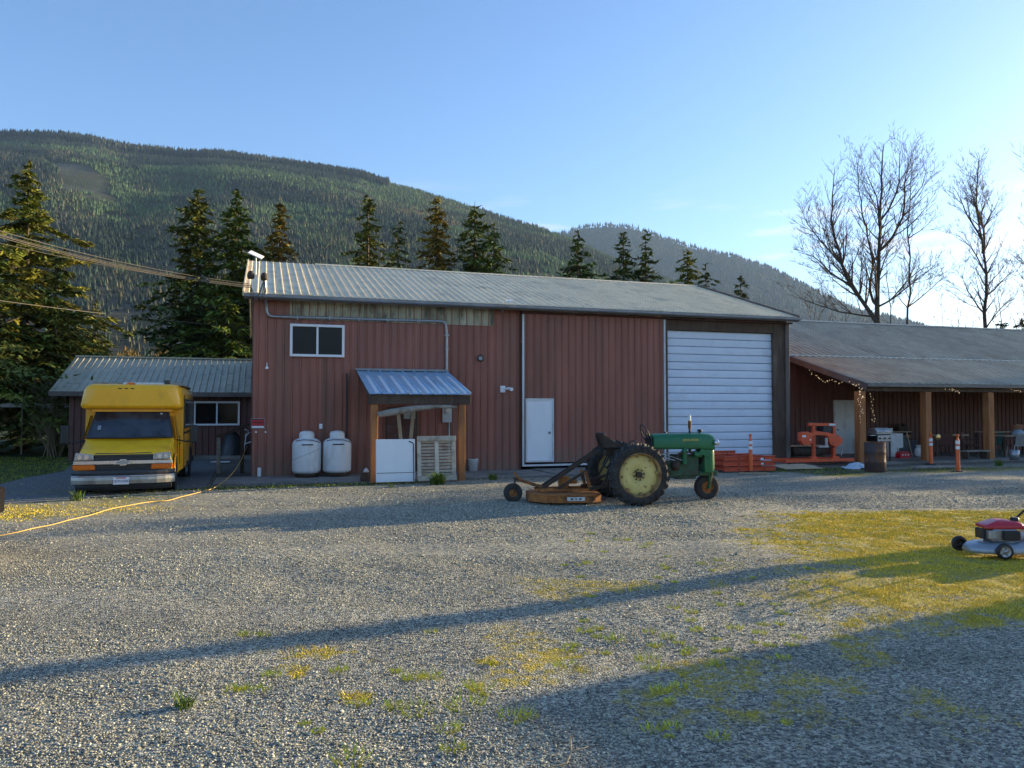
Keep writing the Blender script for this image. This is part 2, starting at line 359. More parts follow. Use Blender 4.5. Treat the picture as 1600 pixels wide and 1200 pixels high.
X = axis_pts(-13, 14, .09, 9000); Y = axis_pts(3, 21, .09, 9000)
XX, YY = np.meshgrid(X, Y); ZZ = hgt(XX, YY)
V = np.stack([XX.ravel(), YY.ravel(), ZZ.ravel()], 1)
nx, ny = len(X), len(Y); I = np.arange(nx * ny).reshape(ny, nx)
F = np.stack([I[:-1, :-1].ravel(), I[:-1, 1:].ravel(), I[1:, 1:].ravel(), I[1:, :-1].ravel()], 1)
ga = grass_amt(XX, YY).ravel(); da = dirt_amt(XX, YY).ravel(); lu = lush(XX, YY).ravel()
gm = bpy.data.materials.new('gravel_and_grass'); gm.use_nodes = True; t_ = gm.node_tree; N = t_.nodes; L = t_.links
b = N['Principled BSDF']; b.inputs['Roughness'].default_value = .9; b.inputs['Specular IOR Level'].default_value = .25
tc = N.new('ShaderNodeTexCoord'); at_ = N.new('ShaderNodeVertexColor'); at_.layer_name = 'tint'; sp_ = N.new('ShaderNodeSeparateColor'); L.new(at_.outputs[0], sp_.inputs[0])
def nd(tp, **k):
    n = N.new(tp)
    for a, v in k.items(): n.inputs[a].default_value = v
    return n
vo = nd('ShaderNodeTexVoronoi', Scale=52.0, Randomness=1.0); L.new(tc.outputs['Object'], vo.inputs['Vector'])
vo2 = nd('ShaderNodeTexVoronoi', Scale=80.0); L.new(tc.outputs['Object'], vo2.inputs['Vector'])
cr = N.new('ShaderNodeValToRGB'); e = cr.color_ramp.elements; e[0].position = 0; e[0].color = (.09, .09, .085, 1); e[1].position = 1; e[1].color = (.60, .57, .44, 1)
q = e.new(.35); q.color = (.22, .215, .18, 1); q = e.new(.7); q.color = (.39, .37, .29, 1)
sv = N.new('ShaderNodeSeparateColor'); L.new(vo.outputs['Color'], sv.inputs[0]); L.new(sv.outputs[0], cr.inputs[0])
big = nd('ShaderNodeTexNoise', Scale=.55, Detail=6.0, Roughness=.6); L.new(tc.outputs['Object'], big.inputs['Vector'])
bm_ = N.new('ShaderNodeMapping'); bm_.inputs['Scale'].default_value = (.30, 1.5, 1); bm_.inputs['Rotation'].default_value = (0, 0, -.12); L.new(tc.outputs['Object'], bm_.inputs[0]); L.new(bm_.outputs[0], big.inputs['Vector'])
bigr = nd('ShaderNodeMapRange', **{'From Min': .3, 'From Max': .7, 'To Min': .70, 'To Max': 1.2}); L.new(big.outputs[0], bigr.inputs['Value'])
scl = N.new('ShaderNodeVectorMath'); scl.operation = 'SCALE'; L.new(cr.outputs[0], scl.inputs[0]); L.new(bigr.outputs[0], scl.inputs['Scale'])
fine = nd('ShaderNodeTexNoise', Scale=60.0, Detail=5.0); L.new(tc.outputs['Object'], fine.inputs['Vector'])
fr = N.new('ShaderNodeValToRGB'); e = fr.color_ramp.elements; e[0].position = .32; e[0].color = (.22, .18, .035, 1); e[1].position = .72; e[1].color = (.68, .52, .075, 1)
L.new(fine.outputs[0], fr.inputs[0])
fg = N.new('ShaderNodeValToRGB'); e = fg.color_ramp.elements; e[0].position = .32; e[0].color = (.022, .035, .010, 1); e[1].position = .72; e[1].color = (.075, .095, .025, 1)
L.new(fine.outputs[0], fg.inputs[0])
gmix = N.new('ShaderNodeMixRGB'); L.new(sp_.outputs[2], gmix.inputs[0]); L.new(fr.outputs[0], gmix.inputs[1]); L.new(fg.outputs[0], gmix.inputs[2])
dm = N.new('ShaderNodeMixRGB'); dm.inputs[2].default_value = (.10, .085, .07, 1); L.new(scl.outputs[0], dm.inputs[1])
dk = N.new('ShaderNodeMath'); dk.operation = 'MULTIPLY'; dk.inputs[1].default_value = .8; L.new(sp_.outputs[1], dk.inputs[0]); L.new(dk.outputs[0], dm.inputs[0])
# ragged edge of the grass
ad = N.new('ShaderNodeMath'); ad.operation = 'ADD'; rg = nd('ShaderNodeTexNoise', Scale=9.0, Detail=6.0, Roughness=.7); L.new(tc.outputs['Object'], rg.inputs['Vector'])
rr = nd('ShaderNodeMapRange', **{'From Min': .3, 'From Max': .7, 'To Min': -.45, 'To Max': .45}); L.new(rg.outputs[0], rr.inputs['Value'])
L.new(sp_.outputs[0], ad.inputs[0]); L.new(rr.outputs[0], ad.inputs[1])
r2 = nd('ShaderNodeMapRange', **{'From Min': .30, 'From Max': .70}); L.new(ad.outputs[0], r2.inputs['Value'])
fm = N.new('ShaderNodeMixRGB'); L.new(r2.outputs[0], fm.inputs[0]); L.new(dm.outputs[0], fm.inputs[1]); L.new(gmix.outputs[0], fm.inputs[2])
L.new(fm.outputs[0], b.inputs['Base Color'])
inv = nd('ShaderNodeMapRange', **{'From Min': 0.0, 'From Max': .6, 'To Min': 1.0, 'To Max': 0.0}); L.new(vo.outputs['Distance'], inv.inputs['Value'])
bp = N.new('ShaderNodeBump'); bp.inputs['Strength'].default_value = 1.0; bp.inputs['Distance'].default_value = .016; L.new(inv.outputs[0], bp.inputs['Height'])
bp2 = N.new('ShaderNodeBump'); bp2.inputs['Strength'].default_value = .6; bp2.inputs['Distance'].default_value = .012; L.new(fine.outputs[0], bp2.inputs['Height']); L.new(bp.outputs[0], bp2.inputs['Normal'])
L.new(bp2.outputs[0], b.inputs['Normal'])
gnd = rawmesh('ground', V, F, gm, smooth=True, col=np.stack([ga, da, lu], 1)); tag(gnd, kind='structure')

# driveway and concrete aprons
dpts = [bw(-5.6, 8.9), bw(-1.2, 8.9), bw(-1.0, -2.6), bw(-2.4, -3.2), G(115, 781), G(0, 788), G(-160, 800), G(-160, 782), G(0, 757), G(40, 747), G(100, 737), G(116, 724)]
m = MB(); m.prism([(p.x, p.y) for p in dpts], -.05, .010, 'XY'); tag(m.build('driveway', asphalt), kind='structure')
m = MB(); m.prism([(p.x, p.y) for p in [bw(-.9, -.02), bw(-.9, -2.0), bw(2.4, -2.3), bw(8.1, -2.1), bw(8.1, -.02)]], -.05, .022, 'XY'); tag(m.build('pavement', concrete), kind='structure')
m = MB(); m.prism([(p.x, p.y) for p in [bw(8.13, -.02), bw(8.13, -2.0), bw(11.5, -2.25), bw(17.4, -1.6), bw(17.4, .6), bw(12.6, .6), bw(12.6, -.02)]], -.05, .045, 'XY'); tag(m.build('pavement', concrete), kind='structure')
m = MB(); m.prism([(p.x, p.y) for p in [bw(19.2, 2.98), bw(19.2, -1.5), bw(52, -1.5), bw(52, 2.98)]], -.05, .07, 'XY'); tag(m.build('pavement', concrete), kind='structure')

# gravel stones
stone_m = M('grey_stones', (.50, .485, .375), (.22, .22, .18), 30, .85, tint=True, spec=.35)
def scatter_stones():
    n = 270000
    d = rng.uniform(3.6 ** .6, 21 ** .6, n) ** (1 / .6); x = rng.uniform(-.74, .74, n) * d
    g = grass_amt(x, d); tk = sst(.45, .60, fbm(x * .28 + d * .1, d * 1.1, 1.4, 808, 3)) * .75; keep = rng.random(n) > np.clip(g * 1.15 + tk, 0, .93); x = x[keep]; d = d[keep]; n = len(x)
    r = rng.uniform(.0038, .0098, n) * np.clip(d / 8, .9, 1.6); r[rng.random(n) < .03] *= 1.7
    base = np.array([[1, 0, 0], [0, 1, 0], [-1, 0, 0], [0, -1, 0], [.1, .1, 1], [0, 0, -.8]], dtype=float)
    P = base[None] * (1 + rng.uniform(-.35, .35, (n, 6, 1))) * r[:, None, None]
    P[:, :, 2] *= rng.uniform(.45, .85, n)[:, None]
    P[:, :, 0] *= rng.uniform(.7, 1.4, n)[:, None]
    a = rng.uniform(0, 6.28, n); c, s = np.cos(a)[:, None], np.sin(a)[:, None]; b_ = rng.uniform(-.5, .5, n); cb, sb = np.cos(b_)[:, None], np.sin(b_)[:, None]
    x1 = P[:, :, 0] * cb - P[:, :, 2] * sb; z1 = P[:, :, 0] * sb + P[:, :, 2] * cb
    xx = x1 * c - P[:, :, 1] * s; yy = x1 * s + P[:, :, 1] * c
    V = np.stack([xx + x[:, None], yy + d[:, None], z1 + hgt(x, d)[:, None] + r[:, None] * .35], 2).reshape(-1, 3)
    f = np.array([[0, 1, 4], [1, 2, 4], [2, 3, 4], [3, 0, 4], [1, 0, 5], [0, 3, 5]])
    F = (f[None] + (np.arange(n) * 6)[:, None, None]).reshape(-1, 3)
    v = (.78 + .44 * fbm(x * .35 + d * .1, d * 1.3, 1.5, 404, 3)) * rng.choice([.45, .7, .95, 1.2, 1.5], n, p=[.2, .25, .25, .2, .1]) * rng.uniform(.85, 1.15, n)
    col = v[:, None] * np.array([1, .985, .955]) ; col = np.repeat(col, 6, 0)
    return tag(rawmesh('gravel', V, F, stone_m, col=col), 'grey crushed stone gravel covering the yard', 'gravel', kind='stuff')
scatter_stones()
grass_m = M('grass_blades', (.86, .66, .08), (.66, .55, .075), 3, .7, tint=True, spec=.2)
def scatter_grass():
    n = 860000
    d = np.concatenate([rng.uniform(4.2, 15, n // 2), rng.uniform(12, 30, n // 6), rng.uniform(6.5, 14.5, n // 3)])
    n = len(d); x = rng.uniform(-.74, .74, n) * d
    x[-n // 3:] = rng.uniform(1, 11.5, len(x[-n // 3:]))
    g = grass_amt(x, d) + rng.uniform(-.25, .25, n)
    cl = fbm(x, d, .18, 77, 2)
    keep = (g > .42) & (rng.random(n) < np.clip(g * .9, 0, 1)) & (cl + rng.uniform(-.2, .2, n) > .40); x = x[keep]; d = d[keep]; n = len(x)
    lu_ = lush(x, d); tuft = fbm(x, d, .3, 15, 2)
    h = rng.uniform(.006, .017, n) * (1 + 1.6 * lu_) * (.6 + tuft); wd = rng.uniform(.0022, .0045, n) * np.clip(d / 6.5, 1, 3)
    a = rng.uniform(0, 6.28, n); l = rng.uniform(.3, 1.5, n) * h; la = rng.uniform(0, 6.28, n)
    z = hgt(x, d)
    V = np.zeros((n, 3, 3)); V[:, 0] = np.stack([x - np.cos(a) * wd, d - np.sin(a) * wd, z - .004], 1)
    V[:, 1] = np.stack([x + np.cos(a) * wd, d + np.sin(a) * wd, z - .004], 1); V[:, 2] = np.stack([x + np.cos(la) * l, d + np.sin(la) * l, z + h], 1)
    F = np.arange(n * 3).reshape(-1, 3)
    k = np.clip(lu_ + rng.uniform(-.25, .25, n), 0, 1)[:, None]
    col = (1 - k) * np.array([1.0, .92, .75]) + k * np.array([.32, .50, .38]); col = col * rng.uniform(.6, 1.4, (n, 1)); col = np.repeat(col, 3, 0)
    return tag(rawmesh('grass', V.reshape(-1, 3), F, grass_m, col=col), 'short yellow green grass growing through the gravel', 'grass', kind='stuff')
scatter_grass()
def weed(px, py, n, h, label, seed, dry=0):
    r_ = np.random.default_rng(seed); p = G(px, py); V = []; cols = []
    for i in range(n):
        a = r_.uniform(0, 6.28); rr = r_.uniform(0, h * 1.1); hh = r_.uniform(.35, 1) * h; wd = h * .03
        bx, by = rr * math.cos(a) * .5, rr * math.sin(a) * .5; la = r_.uniform(0, 6.28); l = r_.uniform(.2, 1.3) * hh
        b0 = np.array([bx, by, 0]); mid = b0 + np.array([math.cos(la) * l * .4, math.sin(la) * l * .4, hh * .6]); tip = b0 + np.array([math.cos(la) * l, math.sin(la) * l, hh])
        sd = np.array([-math.sin(la), math.cos(la), 0]) * wd
        V += [b0 - sd, b0 + sd, mid + sd * 1.3, mid - sd * 1.3, mid - sd * 1.3, mid + sd * 1.3, tip + sd * .1, tip - sd * .1]
        c = r_.uniform(.7, 1.3); cols += [np.array([.8, 1, .8]) * c] * 8 if not dry else [np.array([2.6, 1.9, 1.2]) * c] * 8
    F = np.arange(len(V)).reshape(-1, 4)
    o = rawmesh('weed', np.array(V), F, leafm, col=np.array(cols)); o.location = p
    return tag(o, label, 'weed')
weed(683, 757, 170, .34, 'green weed tuft growing in front of the grey slatted panel', 1)
weed(770, 750, 110, .20, 'low green weed left of the sliding door end, right of the bucket', 2)
weed(120, 782, 70, .22, 'grass tuft at the front wheel of the yellow bus', 3)
weed(288, 1106, 60, .10, 'small green tuft alone in the sunlit gravel at the left', 4)
weed(612, 762, 40, .12, 'flat green weed below the leaning white board', 5)
weed(1560, 728, 60, .26, 'leafy weed beside the third canopy post', 6)
TV = []; TC = []
r_ = np.random.default_rng(77)
tl = [(645, 1058, .06), (675, 1056, .06), (748, 1076, .08), (730, 1105, .09), (804, 1118, .08), (650, 1112, .08), (615, 1105, .05), (885, 1036, .06), (1015, 1028, .07), (560, 1100, .05), (700, 1140, .05), (548, 1190, .08), (960, 998, .06), (400, 1080, .05)]
tl += [(r_.uniform(300, 1250), r_.uniform(985, 1180), r_.uniform(.02, .05)) for _ in range(30)] + [(r_.uniform(880, 1300), r_.uniform(830, 1020), r_.uniform(.02, .045)) for _ in range(70)]
for (px, py, h) in tl:
    p = G(px, py); n = 45; a = r_.uniform(0, 6.28, n); q = np.sqrt(r_.random(n)) * h * 1.5; x = p.x + np.cos(a) * q; y = p.y + np.sin(a) * q; hh = r_.uniform(.3, 1, n) * h; z = hgt(x, y); w_ = r_.uniform(.0025, .005, n); l = r_.uniform(.3, 1.2, n) * hh
    V = np.zeros((n, 3, 3)); V[:, 0] = np.stack([x - w_, y, z], 1); V[:, 1] = np.stack([x + w_, y + w_ * .5, z], 1); V[:, 2] = np.stack([x + np.cos(a) * l, y + np.sin(a) * l, z + hh], 1)
    TV.append(V.reshape(-1, 3)); TC.append(np.repeat(r_.uniform(.6, 1.3, (n, 1)) * np.array([[.8, .95, .8]]), 3, 0))
TV = np.concatenate(TV); tag(rawmesh('grass_tufts', TV, np.arange(len(TV)).reshape(-1, 3), grass_m, col=np.concatenate(TC)), 'scattered yellowish grass tufts in the foreground gravel', 'grass', kind='stuff')
m = MB(); m.tube([(0, 0, .01), (.03, .05, .05), (.03, .10, .12)], [.006, .005, .001], 5); m.tube([(.03, .05, .05), (.09, .06, .06), (.13, .10, .055)], [.005, .004, .001], 5); m.tube([(-.10, -.05, .012), (0, 0, .01)], [.002, .006], 5)
o = m.build('dry_twig', wood_pale); o.location = G(885, 1196); tag(o, 'pale forked dry twig lying on gravel at the bottom edge', 'twig')

# ------------------------------------------------ mountains and their forest
hill_m = M('forest_floor', (.035, .042, .022), (.055, .05, .03), .012, .95, stain=(.085, .08, .07), stsc=.004, stlo=.52, sthi=.6, stmax=.7, spec=.1, tint=True)
cone_m = M('far_conifers', (.036, .058, .042), (.030, .048, .040), .01, .85, tint=True, spec=.1)
def ridge(pts):
    a = np.array(pts, dtype=float); return lambda x: np.interp(x, a[:, 0], a[:, 1])
def hillmesh(name, y_of, r0, r1_of, x0, x1, nxs, nts, seed, p=1.12, gully=.05):
    px = np.linspace(x0, x1, nxs); t = np.linspace(0, 1.25, nts); PX, T = np.meshgrid(px, t)
    return px, t, PX, T
def hill_point(px, t, H):
    """px: azimuth given as the column it is seen in; t: 0 at the foot, 1 on the ridge"""
    az = np.arctan2(px - 800, 1200); r1 = H['r1'](px); r = H['r0'] + (r1 - H['r0']) * t
    dep = r1 * np.cos(az); top = EYE + (640 - H['y'](px)) / 1200 * dep
    tt = np.clip(t, 0, 1); z = top * tt ** H['p']; z = np.where(t > 1, top * (1 - (t - 1) * 1.0), z)
    x = r * np.sin(az); y = r * np.cos(az)
    fade = np.sin(np.clip(tt, 0, 1) * math.pi)
    z = z + (fbm(x, y, H['gs'], H['seed'], 4) - .5) * H['ga'] * top * fade + (fbm(x, y, H['gs'] * .25, H['seed'] + 5, 3) - .5) * H['ga'] * .22 * top * fade
    return x, y, z
Y1 = ridge([(-1500, 300), (-700, 230), (-200, 205), (0, 208), (80, 209), (140, 216), (200, 230), (280, 237), (340, 239), (400, 247), (500, 262), (560, 271), (600, 283), (640, 292), (700, 310), (760, 330), (800, 344), (850, 357), (890, 372), (960, 404), (1010, 424), (1060, 444), (1130, 475), (1200, 505), (1300, 545), (1400, 590), (1500, 620), (1800, 634), (2600, 634)])
Y2 = ridge([(300, 560), (700, 440), (820, 390), (880, 362), (910, 352), (950, 349), (985, 352), (1010, 358), (1040, 371), (1090, 386), (1150, 399), (1200, 416), (1235, 431), (1260, 445), (1300, 465), (1340, 485), (1400, 497), (1440, 508), (1480, 530), (1560, 580), (1700, 622), (2600, 632)])
H1 = dict(y=Y1, r0=420., r1=lambda p: np.interp(p, [-1500, 0, 900, 1300, 2600], [3000, 3000, 2500, 2000, 1500]), p=1.10, gs=700, ga=.10, seed=101)
H2 = dict(y=Y2, r0=2600., r1=lambda p: np.interp(p, [300, 1400, 2600], [7000, 6000, 5000]), p=1.15, gs=1500, ga=.16, seed=151)
def build_hill(H, x0, x1, nxs, nts, tcol):
    px = np.linspace(x0, x1, nxs); t = np.linspace(0, 1.3, nts); PX, T = np.meshgrid(px, t); x, y, z = hill_point(PX, T, H)
    V = np.stack([x.ravel(), y.ravel(), z.ravel() - (T.ravel() == 0) * 3], 1); I = np.arange(nxs * nts).reshape(nts, nxs)
    F = np.stack([I[:-1, :-1].ravel(), I[:-1, 1:].ravel(), I[1:, 1:].ravel(), I[1:, :-1].ravel()], 1)
    o = rawmesh('hills', V, F, hill_m, smooth=True, col=tcol(PX, T, x, y).reshape(-1, 3)); tag(o, kind='structure')
def clearcut(px, t):
    """bare logged patches on the near mountain"""
    n = fbm(px, t * 900, 60, 201)
    e = np.maximum(np.abs(px - 122 + 120 * (t - .6)) / 58, np.abs(t - .60) / .13) + 1.3 * (n - .5)
    e2 = ((px - 320) / 95) ** 2 + ((t - .80) / .018) ** 2 + 1.2 * (n - .5)
    e3 = ((px - 660) / 90) ** 2 + ((t - .66) / .05) ** 2 + 1.6 * (n - .5)
    return (e < .75) | (e2 < .7), (e3 < .8)
def tcol1(px, t, x, y):
    c = np.ones(px.shape + (3,)); a, b_ = clearcut(px, t)
    c[a] = (.95, 1.05, 1.3); c[b_] = (3.0, 2.0, 1.3)
    return c
build_hill(H1, -1500, 2600, 340, 60, tcol1)
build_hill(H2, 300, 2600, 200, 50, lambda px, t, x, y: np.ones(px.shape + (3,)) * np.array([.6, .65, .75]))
def forest(H, n, x0, x1, hs, seed, kind):
    r_ = np.random.default_rng(seed)
    px = r_.uniform(x0, x1, n); r0, r1 = H['r0'], H['r1'](px)
    u = r_.random(n); rr = np.sqrt(r0 ** 2 + u * ((r1 * 1.02) ** 2 - r0 ** 2)); t = (rr - r0) / (r1 - r0)
    if kind == 1:
        a, b_ = clearcut(px, t); old = (t > .93 - .03 * np.clip((px - 300) / 300, -1, 1)) & (px < 606)
        keep = ~(a & (r_.random(n) < .45)) & ~(b_ & (r_.random(n) < .6)); 
        band = fbm(px, t * 1500, 160, 301, 3); young = (band > .52) & ~old; keep &= ~((fbm(px, t * 2500, 45, 401, 3) > .60) & ~old & (r_.random(n) < .8))
        px, t, old, young, b_, band, a = px[keep], t[keep], old[keep], young[keep], b_[keep], band[keep], a[keep]
    x, y, z = hill_point(px, t, H); n = len(x)
    h = r_.uniform(.35, 1.3, n) ** 1.2 * hs
    if kind == 1: h = np.where(a, h * .35, h); h = np.where(old, h * 1.7, np.where(young, h * .75, h)); h = h * np.interp(t, [0, .25, .6], [.42, .62, 1.0])
    w_ = h * r_.uniform(.16, .26, n); k = 4
    ang = r_.uniform(0, 6.28, n)[:, None] + np.arange(k)[None] * 2 * math.pi / k
    V = np.zeros((n, k + 1, 3)); rad = w_[:, None] * r_.uniform(.6, 1.3, (n, k))
    V[:, :k, 0] = x[:, None] + np.cos(ang) * rad; V[:, :k, 1] = y[:, None] + np.sin(ang) * rad; V[:, :k, 2] = z[:, None] - 1 + r_.uniform(0, .25, (n, k)) * h[:, None]
    V[:, k, 0] = x; V[:, k, 1] = y; V[:, k, 2] = z + h
    f = np.array([[i, (i + 1) % k, k] for i in range(k)]); F = (f[None] + (np.arange(n) * (k + 1))[:, None, None]).reshape(-1, 3)
    c = r_.uniform(.72, 1.22, (n, 1)) * np.array([[1., 1., 1.]])
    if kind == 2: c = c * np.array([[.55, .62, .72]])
    if kind == 1:
        g = young[:, None]; c = np.where(g, c * np.array([2.3, 2.3, 1.4]), c)
        c = np.where(old[:, None], c * np.array([.6, .65, .75]), c)
        dec = (b_ & (r_.random(n) < .7)) | ((fbm(px, t * 900, 90, 511, 3) > .57) & (r_.random(n) < .5)) | ((t < .06) & (r_.random(n) < .5))
        c = np.where(dec[:, None], np.array([3.0, 1.9, 1.5]) * r_.uniform(.6, 1.2, (n, 1)), c)
    o = rawmesh('forest', V.reshape(-1, 3), F, cone_m, col=np.repeat(c, k + 1, 0))
    return o
tag(forest(H1, 165000, -250, 1650, 13, 5, 1), 'conifer forest covering the near mountainside behind the barn', 'forest', kind='stuff')
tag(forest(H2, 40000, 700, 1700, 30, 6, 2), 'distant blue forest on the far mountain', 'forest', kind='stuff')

# ------------------------------------------------ near trees
def conifer(px, ytip, D, rad, label, seed, dens=1.0, col=(1, 1, 1), name='conifer_tree', group='conifers behind the barn', zb=.5, droop=.27, gapy=0, xoff=None, Z=None):
    r_ = np.random.default_rng(seed)
    rad = rad * (2.7 if D > 40 else 1.8); tip = at(px, ytip, D); H = tip.z; X0, Y0 = (tip.x, tip.y)
    nl = int(max(14, (H - zb) / .22)); P0 = []; DIR = []; LEN = []
    for i in range(nl):
        u = (i + .5 * r_.random()) / nl; z = zb + (H - zb) * u
        if i / nl > .985: continue
        rr = rad * (1 - u) ** .90 * (.82 + .36 * math.sin(u * 19 + seed) * .5) + .05
        nb = int(r_.integers(3, 6)); rr *= r_.uniform(.72, 1.15); a0 = r_.uniform(0, 6.28)
        for b_ in range(nb):
            if r_.random() < gapy: continue
            a = a0 + b_ * 2 * math.pi / nb + r_.uniform(-.3, .3); P0.append((0, 0, z + r_.uniform(-.25, .25))); DIR.append(a); LEN.append(rr * r_.uniform(.40, 1.25))
    P0 = np.array(P0); DIR = np.array(DIR); LEN = np.array(LEN); nb = len(LEN)
    DR_ = droop * r_.uniform(-.2, 1.9, nb)
    m_ = np.maximum(3, (LEN * 17 * dens * (1.0 if D > 40 else 1.5)).astype(int)); idx = np.repeat(np.arange(nb), m_); n = len(idx)
    f = r_.random(n) ** .75; L_ = LEN[idx]; a = DIR[idx] + r_.normal(0, .10, n) * (1 + .5 / (L_ + .2)) * .8
    rr = f * L_; x = np.cos(a) * rr; y = np.sin(a) * rr; z = P0[idx, 2] - DR_[idx] * rr * (.6 + .5 * f) + .10 * np.maximum(f - .75, 0) * L_ * 2 + r_.uniform(-.06, .06, n)
    # sprays: one long and one short leaf-sized face each
    sl = r_.uniform(.14, .42, n) * (1.0 if D > 40 else .78); sw = r_.uniform(.035, .10, n) * (1.0 if D > 40 else .8)
    ax = a + r_.normal(0, .75, n); dz = r_.uniform(-.9, .55, n)
    dx, dy = np.cos(ax), np.sin(ax); qx, qy = -np.sin(ax), np.cos(ax); tw = r_.uniform(-.9, .9, n)
    V = np.zeros((n, 4, 3))
    V[:, 0] = np.stack([x - dx * sl * .35, y - dy * sl * .35, z - dz * sl * .3], 1)
    V[:, 1] = np.stack([x + qx * sw, y + qy * sw, z + tw * sw], 1)
    V[:, 2] = np.stack([x + dx * sl, y + dy * sl, z + dz * sl], 1)
    V[:, 3] = np.stack([x - qx * sw, y - qy * sw, z - tw * sw], 1)
    c = r_.uniform(.55, 1.35, nb)[idx, None] * r_.uniform(.75, 1.25, (n, 1)) * np.array([col]); c = np.repeat(c, 4, 0)
    t = thing(name, label, 'tree', (X0, Y0, 0), 0, group)
    rawmesh('crown', V.reshape(-1, 3), np.arange(n * 4).reshape(-1, 4), needle, t, col=c)
    # limbs and trunk
    m = MB(); m.tube([(0, 0, -.1), (.03, .02, H * .5), (0, 0, H)], [max(.12, H * .016), H * .009, .012], 7)
    sel = r_.choice(nb, min(nb, 160), replace=False)
    for i in sel:
        a = DIR[i]; l = LEN[i] * .9; m.tube([(0, 0, P0[i, 2]), (math.cos(a) * l, math.sin(a) * l, P0[i, 2] - droop * l)], [.03, .006], 3, caps=False)
    m.build('trunk', bark, t)
    return t
br = (1.5, 1.15, .75)
conifer(45, 255, 36, 4.0, 'tall olive conifer at the far left edge of the yard', 1, 2.3, (1.9, 1.55, .9), group=None, zb=2.0)
conifer(-40, 330, 31, 4.2, 'dark conifer at the left frame edge under the cables', 2, 2.0, (1.5, 1.4, .9), group=None, zb=2.4)
conifer(88, 400, 33, 2.6, 'shorter conifer between the tall olive conifer and the small side building', 3, 2.2, (1.0, 1.05, .8), group=None)
conifer(310, 292, 47, 2.9, 'spire topped conifer above the side building, left of a twin', 4, 1.7, (1.35, 1.2, .8))
conifer(370, 298, 45, 2.7, 'broad green conifer above the side building, right of a twin', 5, 1.7, (1.0, 1.2, .8))
conifer(438, 308, 50, 1.9, 'narrow bronze tipped conifer behind the left end of the barn roof', 6, 1.5, (2.0, 1.25, .7), gapy=.15)
conifer(575, 303, 52, 2.5, 'olive conifer behind the barn roof with short neighbour at its right', 7, 1.4, (1.4, 1.25, .8), gapy=.2)
conifer(622, 342, 55, 2.8, 'short dark open conifer behind the barn roof', 8, 1.1, (.8, .9, .9), gapy=.35)
conifer(682, 306, 50, 2.5, 'reddish brown topped conifer behind middle of the barn roof', 9, 1.5, (1.9, 1.25, .7), gapy=.1)
conifer(742, 314, 50, 2.5, 'dense green conifer standing left in a close pair', 10, 1.5, (.95, 1.1, .8), gapy=.12)
conifer(772, 345, 52, 2.4, 'lower conifer on the right side of a close pair', 11, 1.3, (.9, 1.1, .8), gapy=.15)
conifer(903, 361, 52, 2.4, 'compact dark conifer alone where the two mountains meet', 12, 1.5, (.8, 1.0, .85), gapy=.1)
conifer(974, 364, 55, 2.6, 'blue green conifer left in the pair above the big door', 13, 1.3, (.75, .95, .9), gapy=.15)
conifer(1009, 361, 55, 2.3, 'slim conifer right in the pair with a long drooping limb', 14, 1.3, (.8, 1.0, .8), gapy=.25)
conifer(1074, 388, 62, 2.5, 'yellowish green rounded conifer behind the roof corner', 15, 1.5, (1.7, 1.5, .9))
conifer(1103, 409, 60, 2.0, 'sparse small conifer beside the yellowish one', 16, 1.0, (.7, .85, .8), gapy=.45)
conifer(1157, 426, 58, 2.3, 'lone sparse conifer above the sloping right roof edge', 17, 1.1, (.7, .8, .7), gapy=.35)
conifer(300, 455, 42, 3.0, 'dark low spreading conifer directly behind the side building', 18, 1.6, (.6, .75, .75), droop=.2)
conifer(352, 460, 41, 2.8, 'yellow tipped bushy conifer directly behind the side building', 19, 1.7, (1.0, 1.15, .7), droop=.2)
conifer(395, 395, 44, 2.4, 'dark conifer tucked against the left corner of the barn', 20, 1.6, (.75, .85, .8))
conifer(1563, 502, 70, 2.4, 'dark bushy conifer top left of two over the long shed roof', 21, 1.2, (.7, .8, .8))
conifer(1596, 497, 70, 2.2, 'dark conifer top at right edge over the long shed roof', 22, 1.2, (.7, .8, .8))
conifer(150, 470, 60, 2.2, 'small conifer in the gap right of the tall olive conifer', 23, 1.2, (1.2, 1.1, .8))
# golden shrubs at the foot of the mountain, seen over the small roof
def shrub_row():
    r_ = np.random.default_rng(3)
    for i in range(11):
        ordn = ('leftmost', 'second', 'third', 'fourth', 'fifth', 'sixth', 'seventh', 'eighth', 'ninth', 'tenth', 'rightmost')[i]
        px = 128 + i * 13.5 + r_.uniform(-4, 4); D = r_.uniform(105, 135); h = (640 - r_.uniform(505, 535)) / 1200 * D; n = 900
        u = r_.random(n); a = r_.uniform(0, 6.28, n); rr = np.sqrt(r_.random(n)) * (1.7 * np.sqrt(1 - u) + .3)
        x, y, z = rr * np.cos(a), rr * np.sin(a), u * h * .9 + .4; s_ = r_.uniform(.10, .28, n); b_ = r_.uniform(0, 6.28, n)
        V = np.zeros((n, 3, 3)); V[:, 0] = np.stack([x - np.cos(b_) * s_ * .3, y - np.sin(b_) * s_ * .3, z], 1); V[:, 1] = np.stack([x + np.cos(b_) * s_ * .3, y + np.sin(b_) * s_ * .3, z], 1); V[:, 2] = np.stack([x, y, z + s_ * 3], 1)
        p = at(px, 640, D); t = thing('golden_shrub', ordn + ' golden leafless shrub from the left, seen over the small roof', 'shrub', (p.x, p.y, 0), 0, 'golden shrubs beyond the side building')
        rawmesh('crown', V.reshape(-1, 3), np.arange(n * 3).reshape(-1, 3), shrubgold, t, col=np.repeat(r_.uniform(.6, 1.5, (n, 1)) * np.array([[1, .9, .8]]), 3, 0))
        MB().tube([(0, 0, 0), (0, 0, h * .8)], [.12, .03], 5).build('trunk', bark, t)
shrub_row()

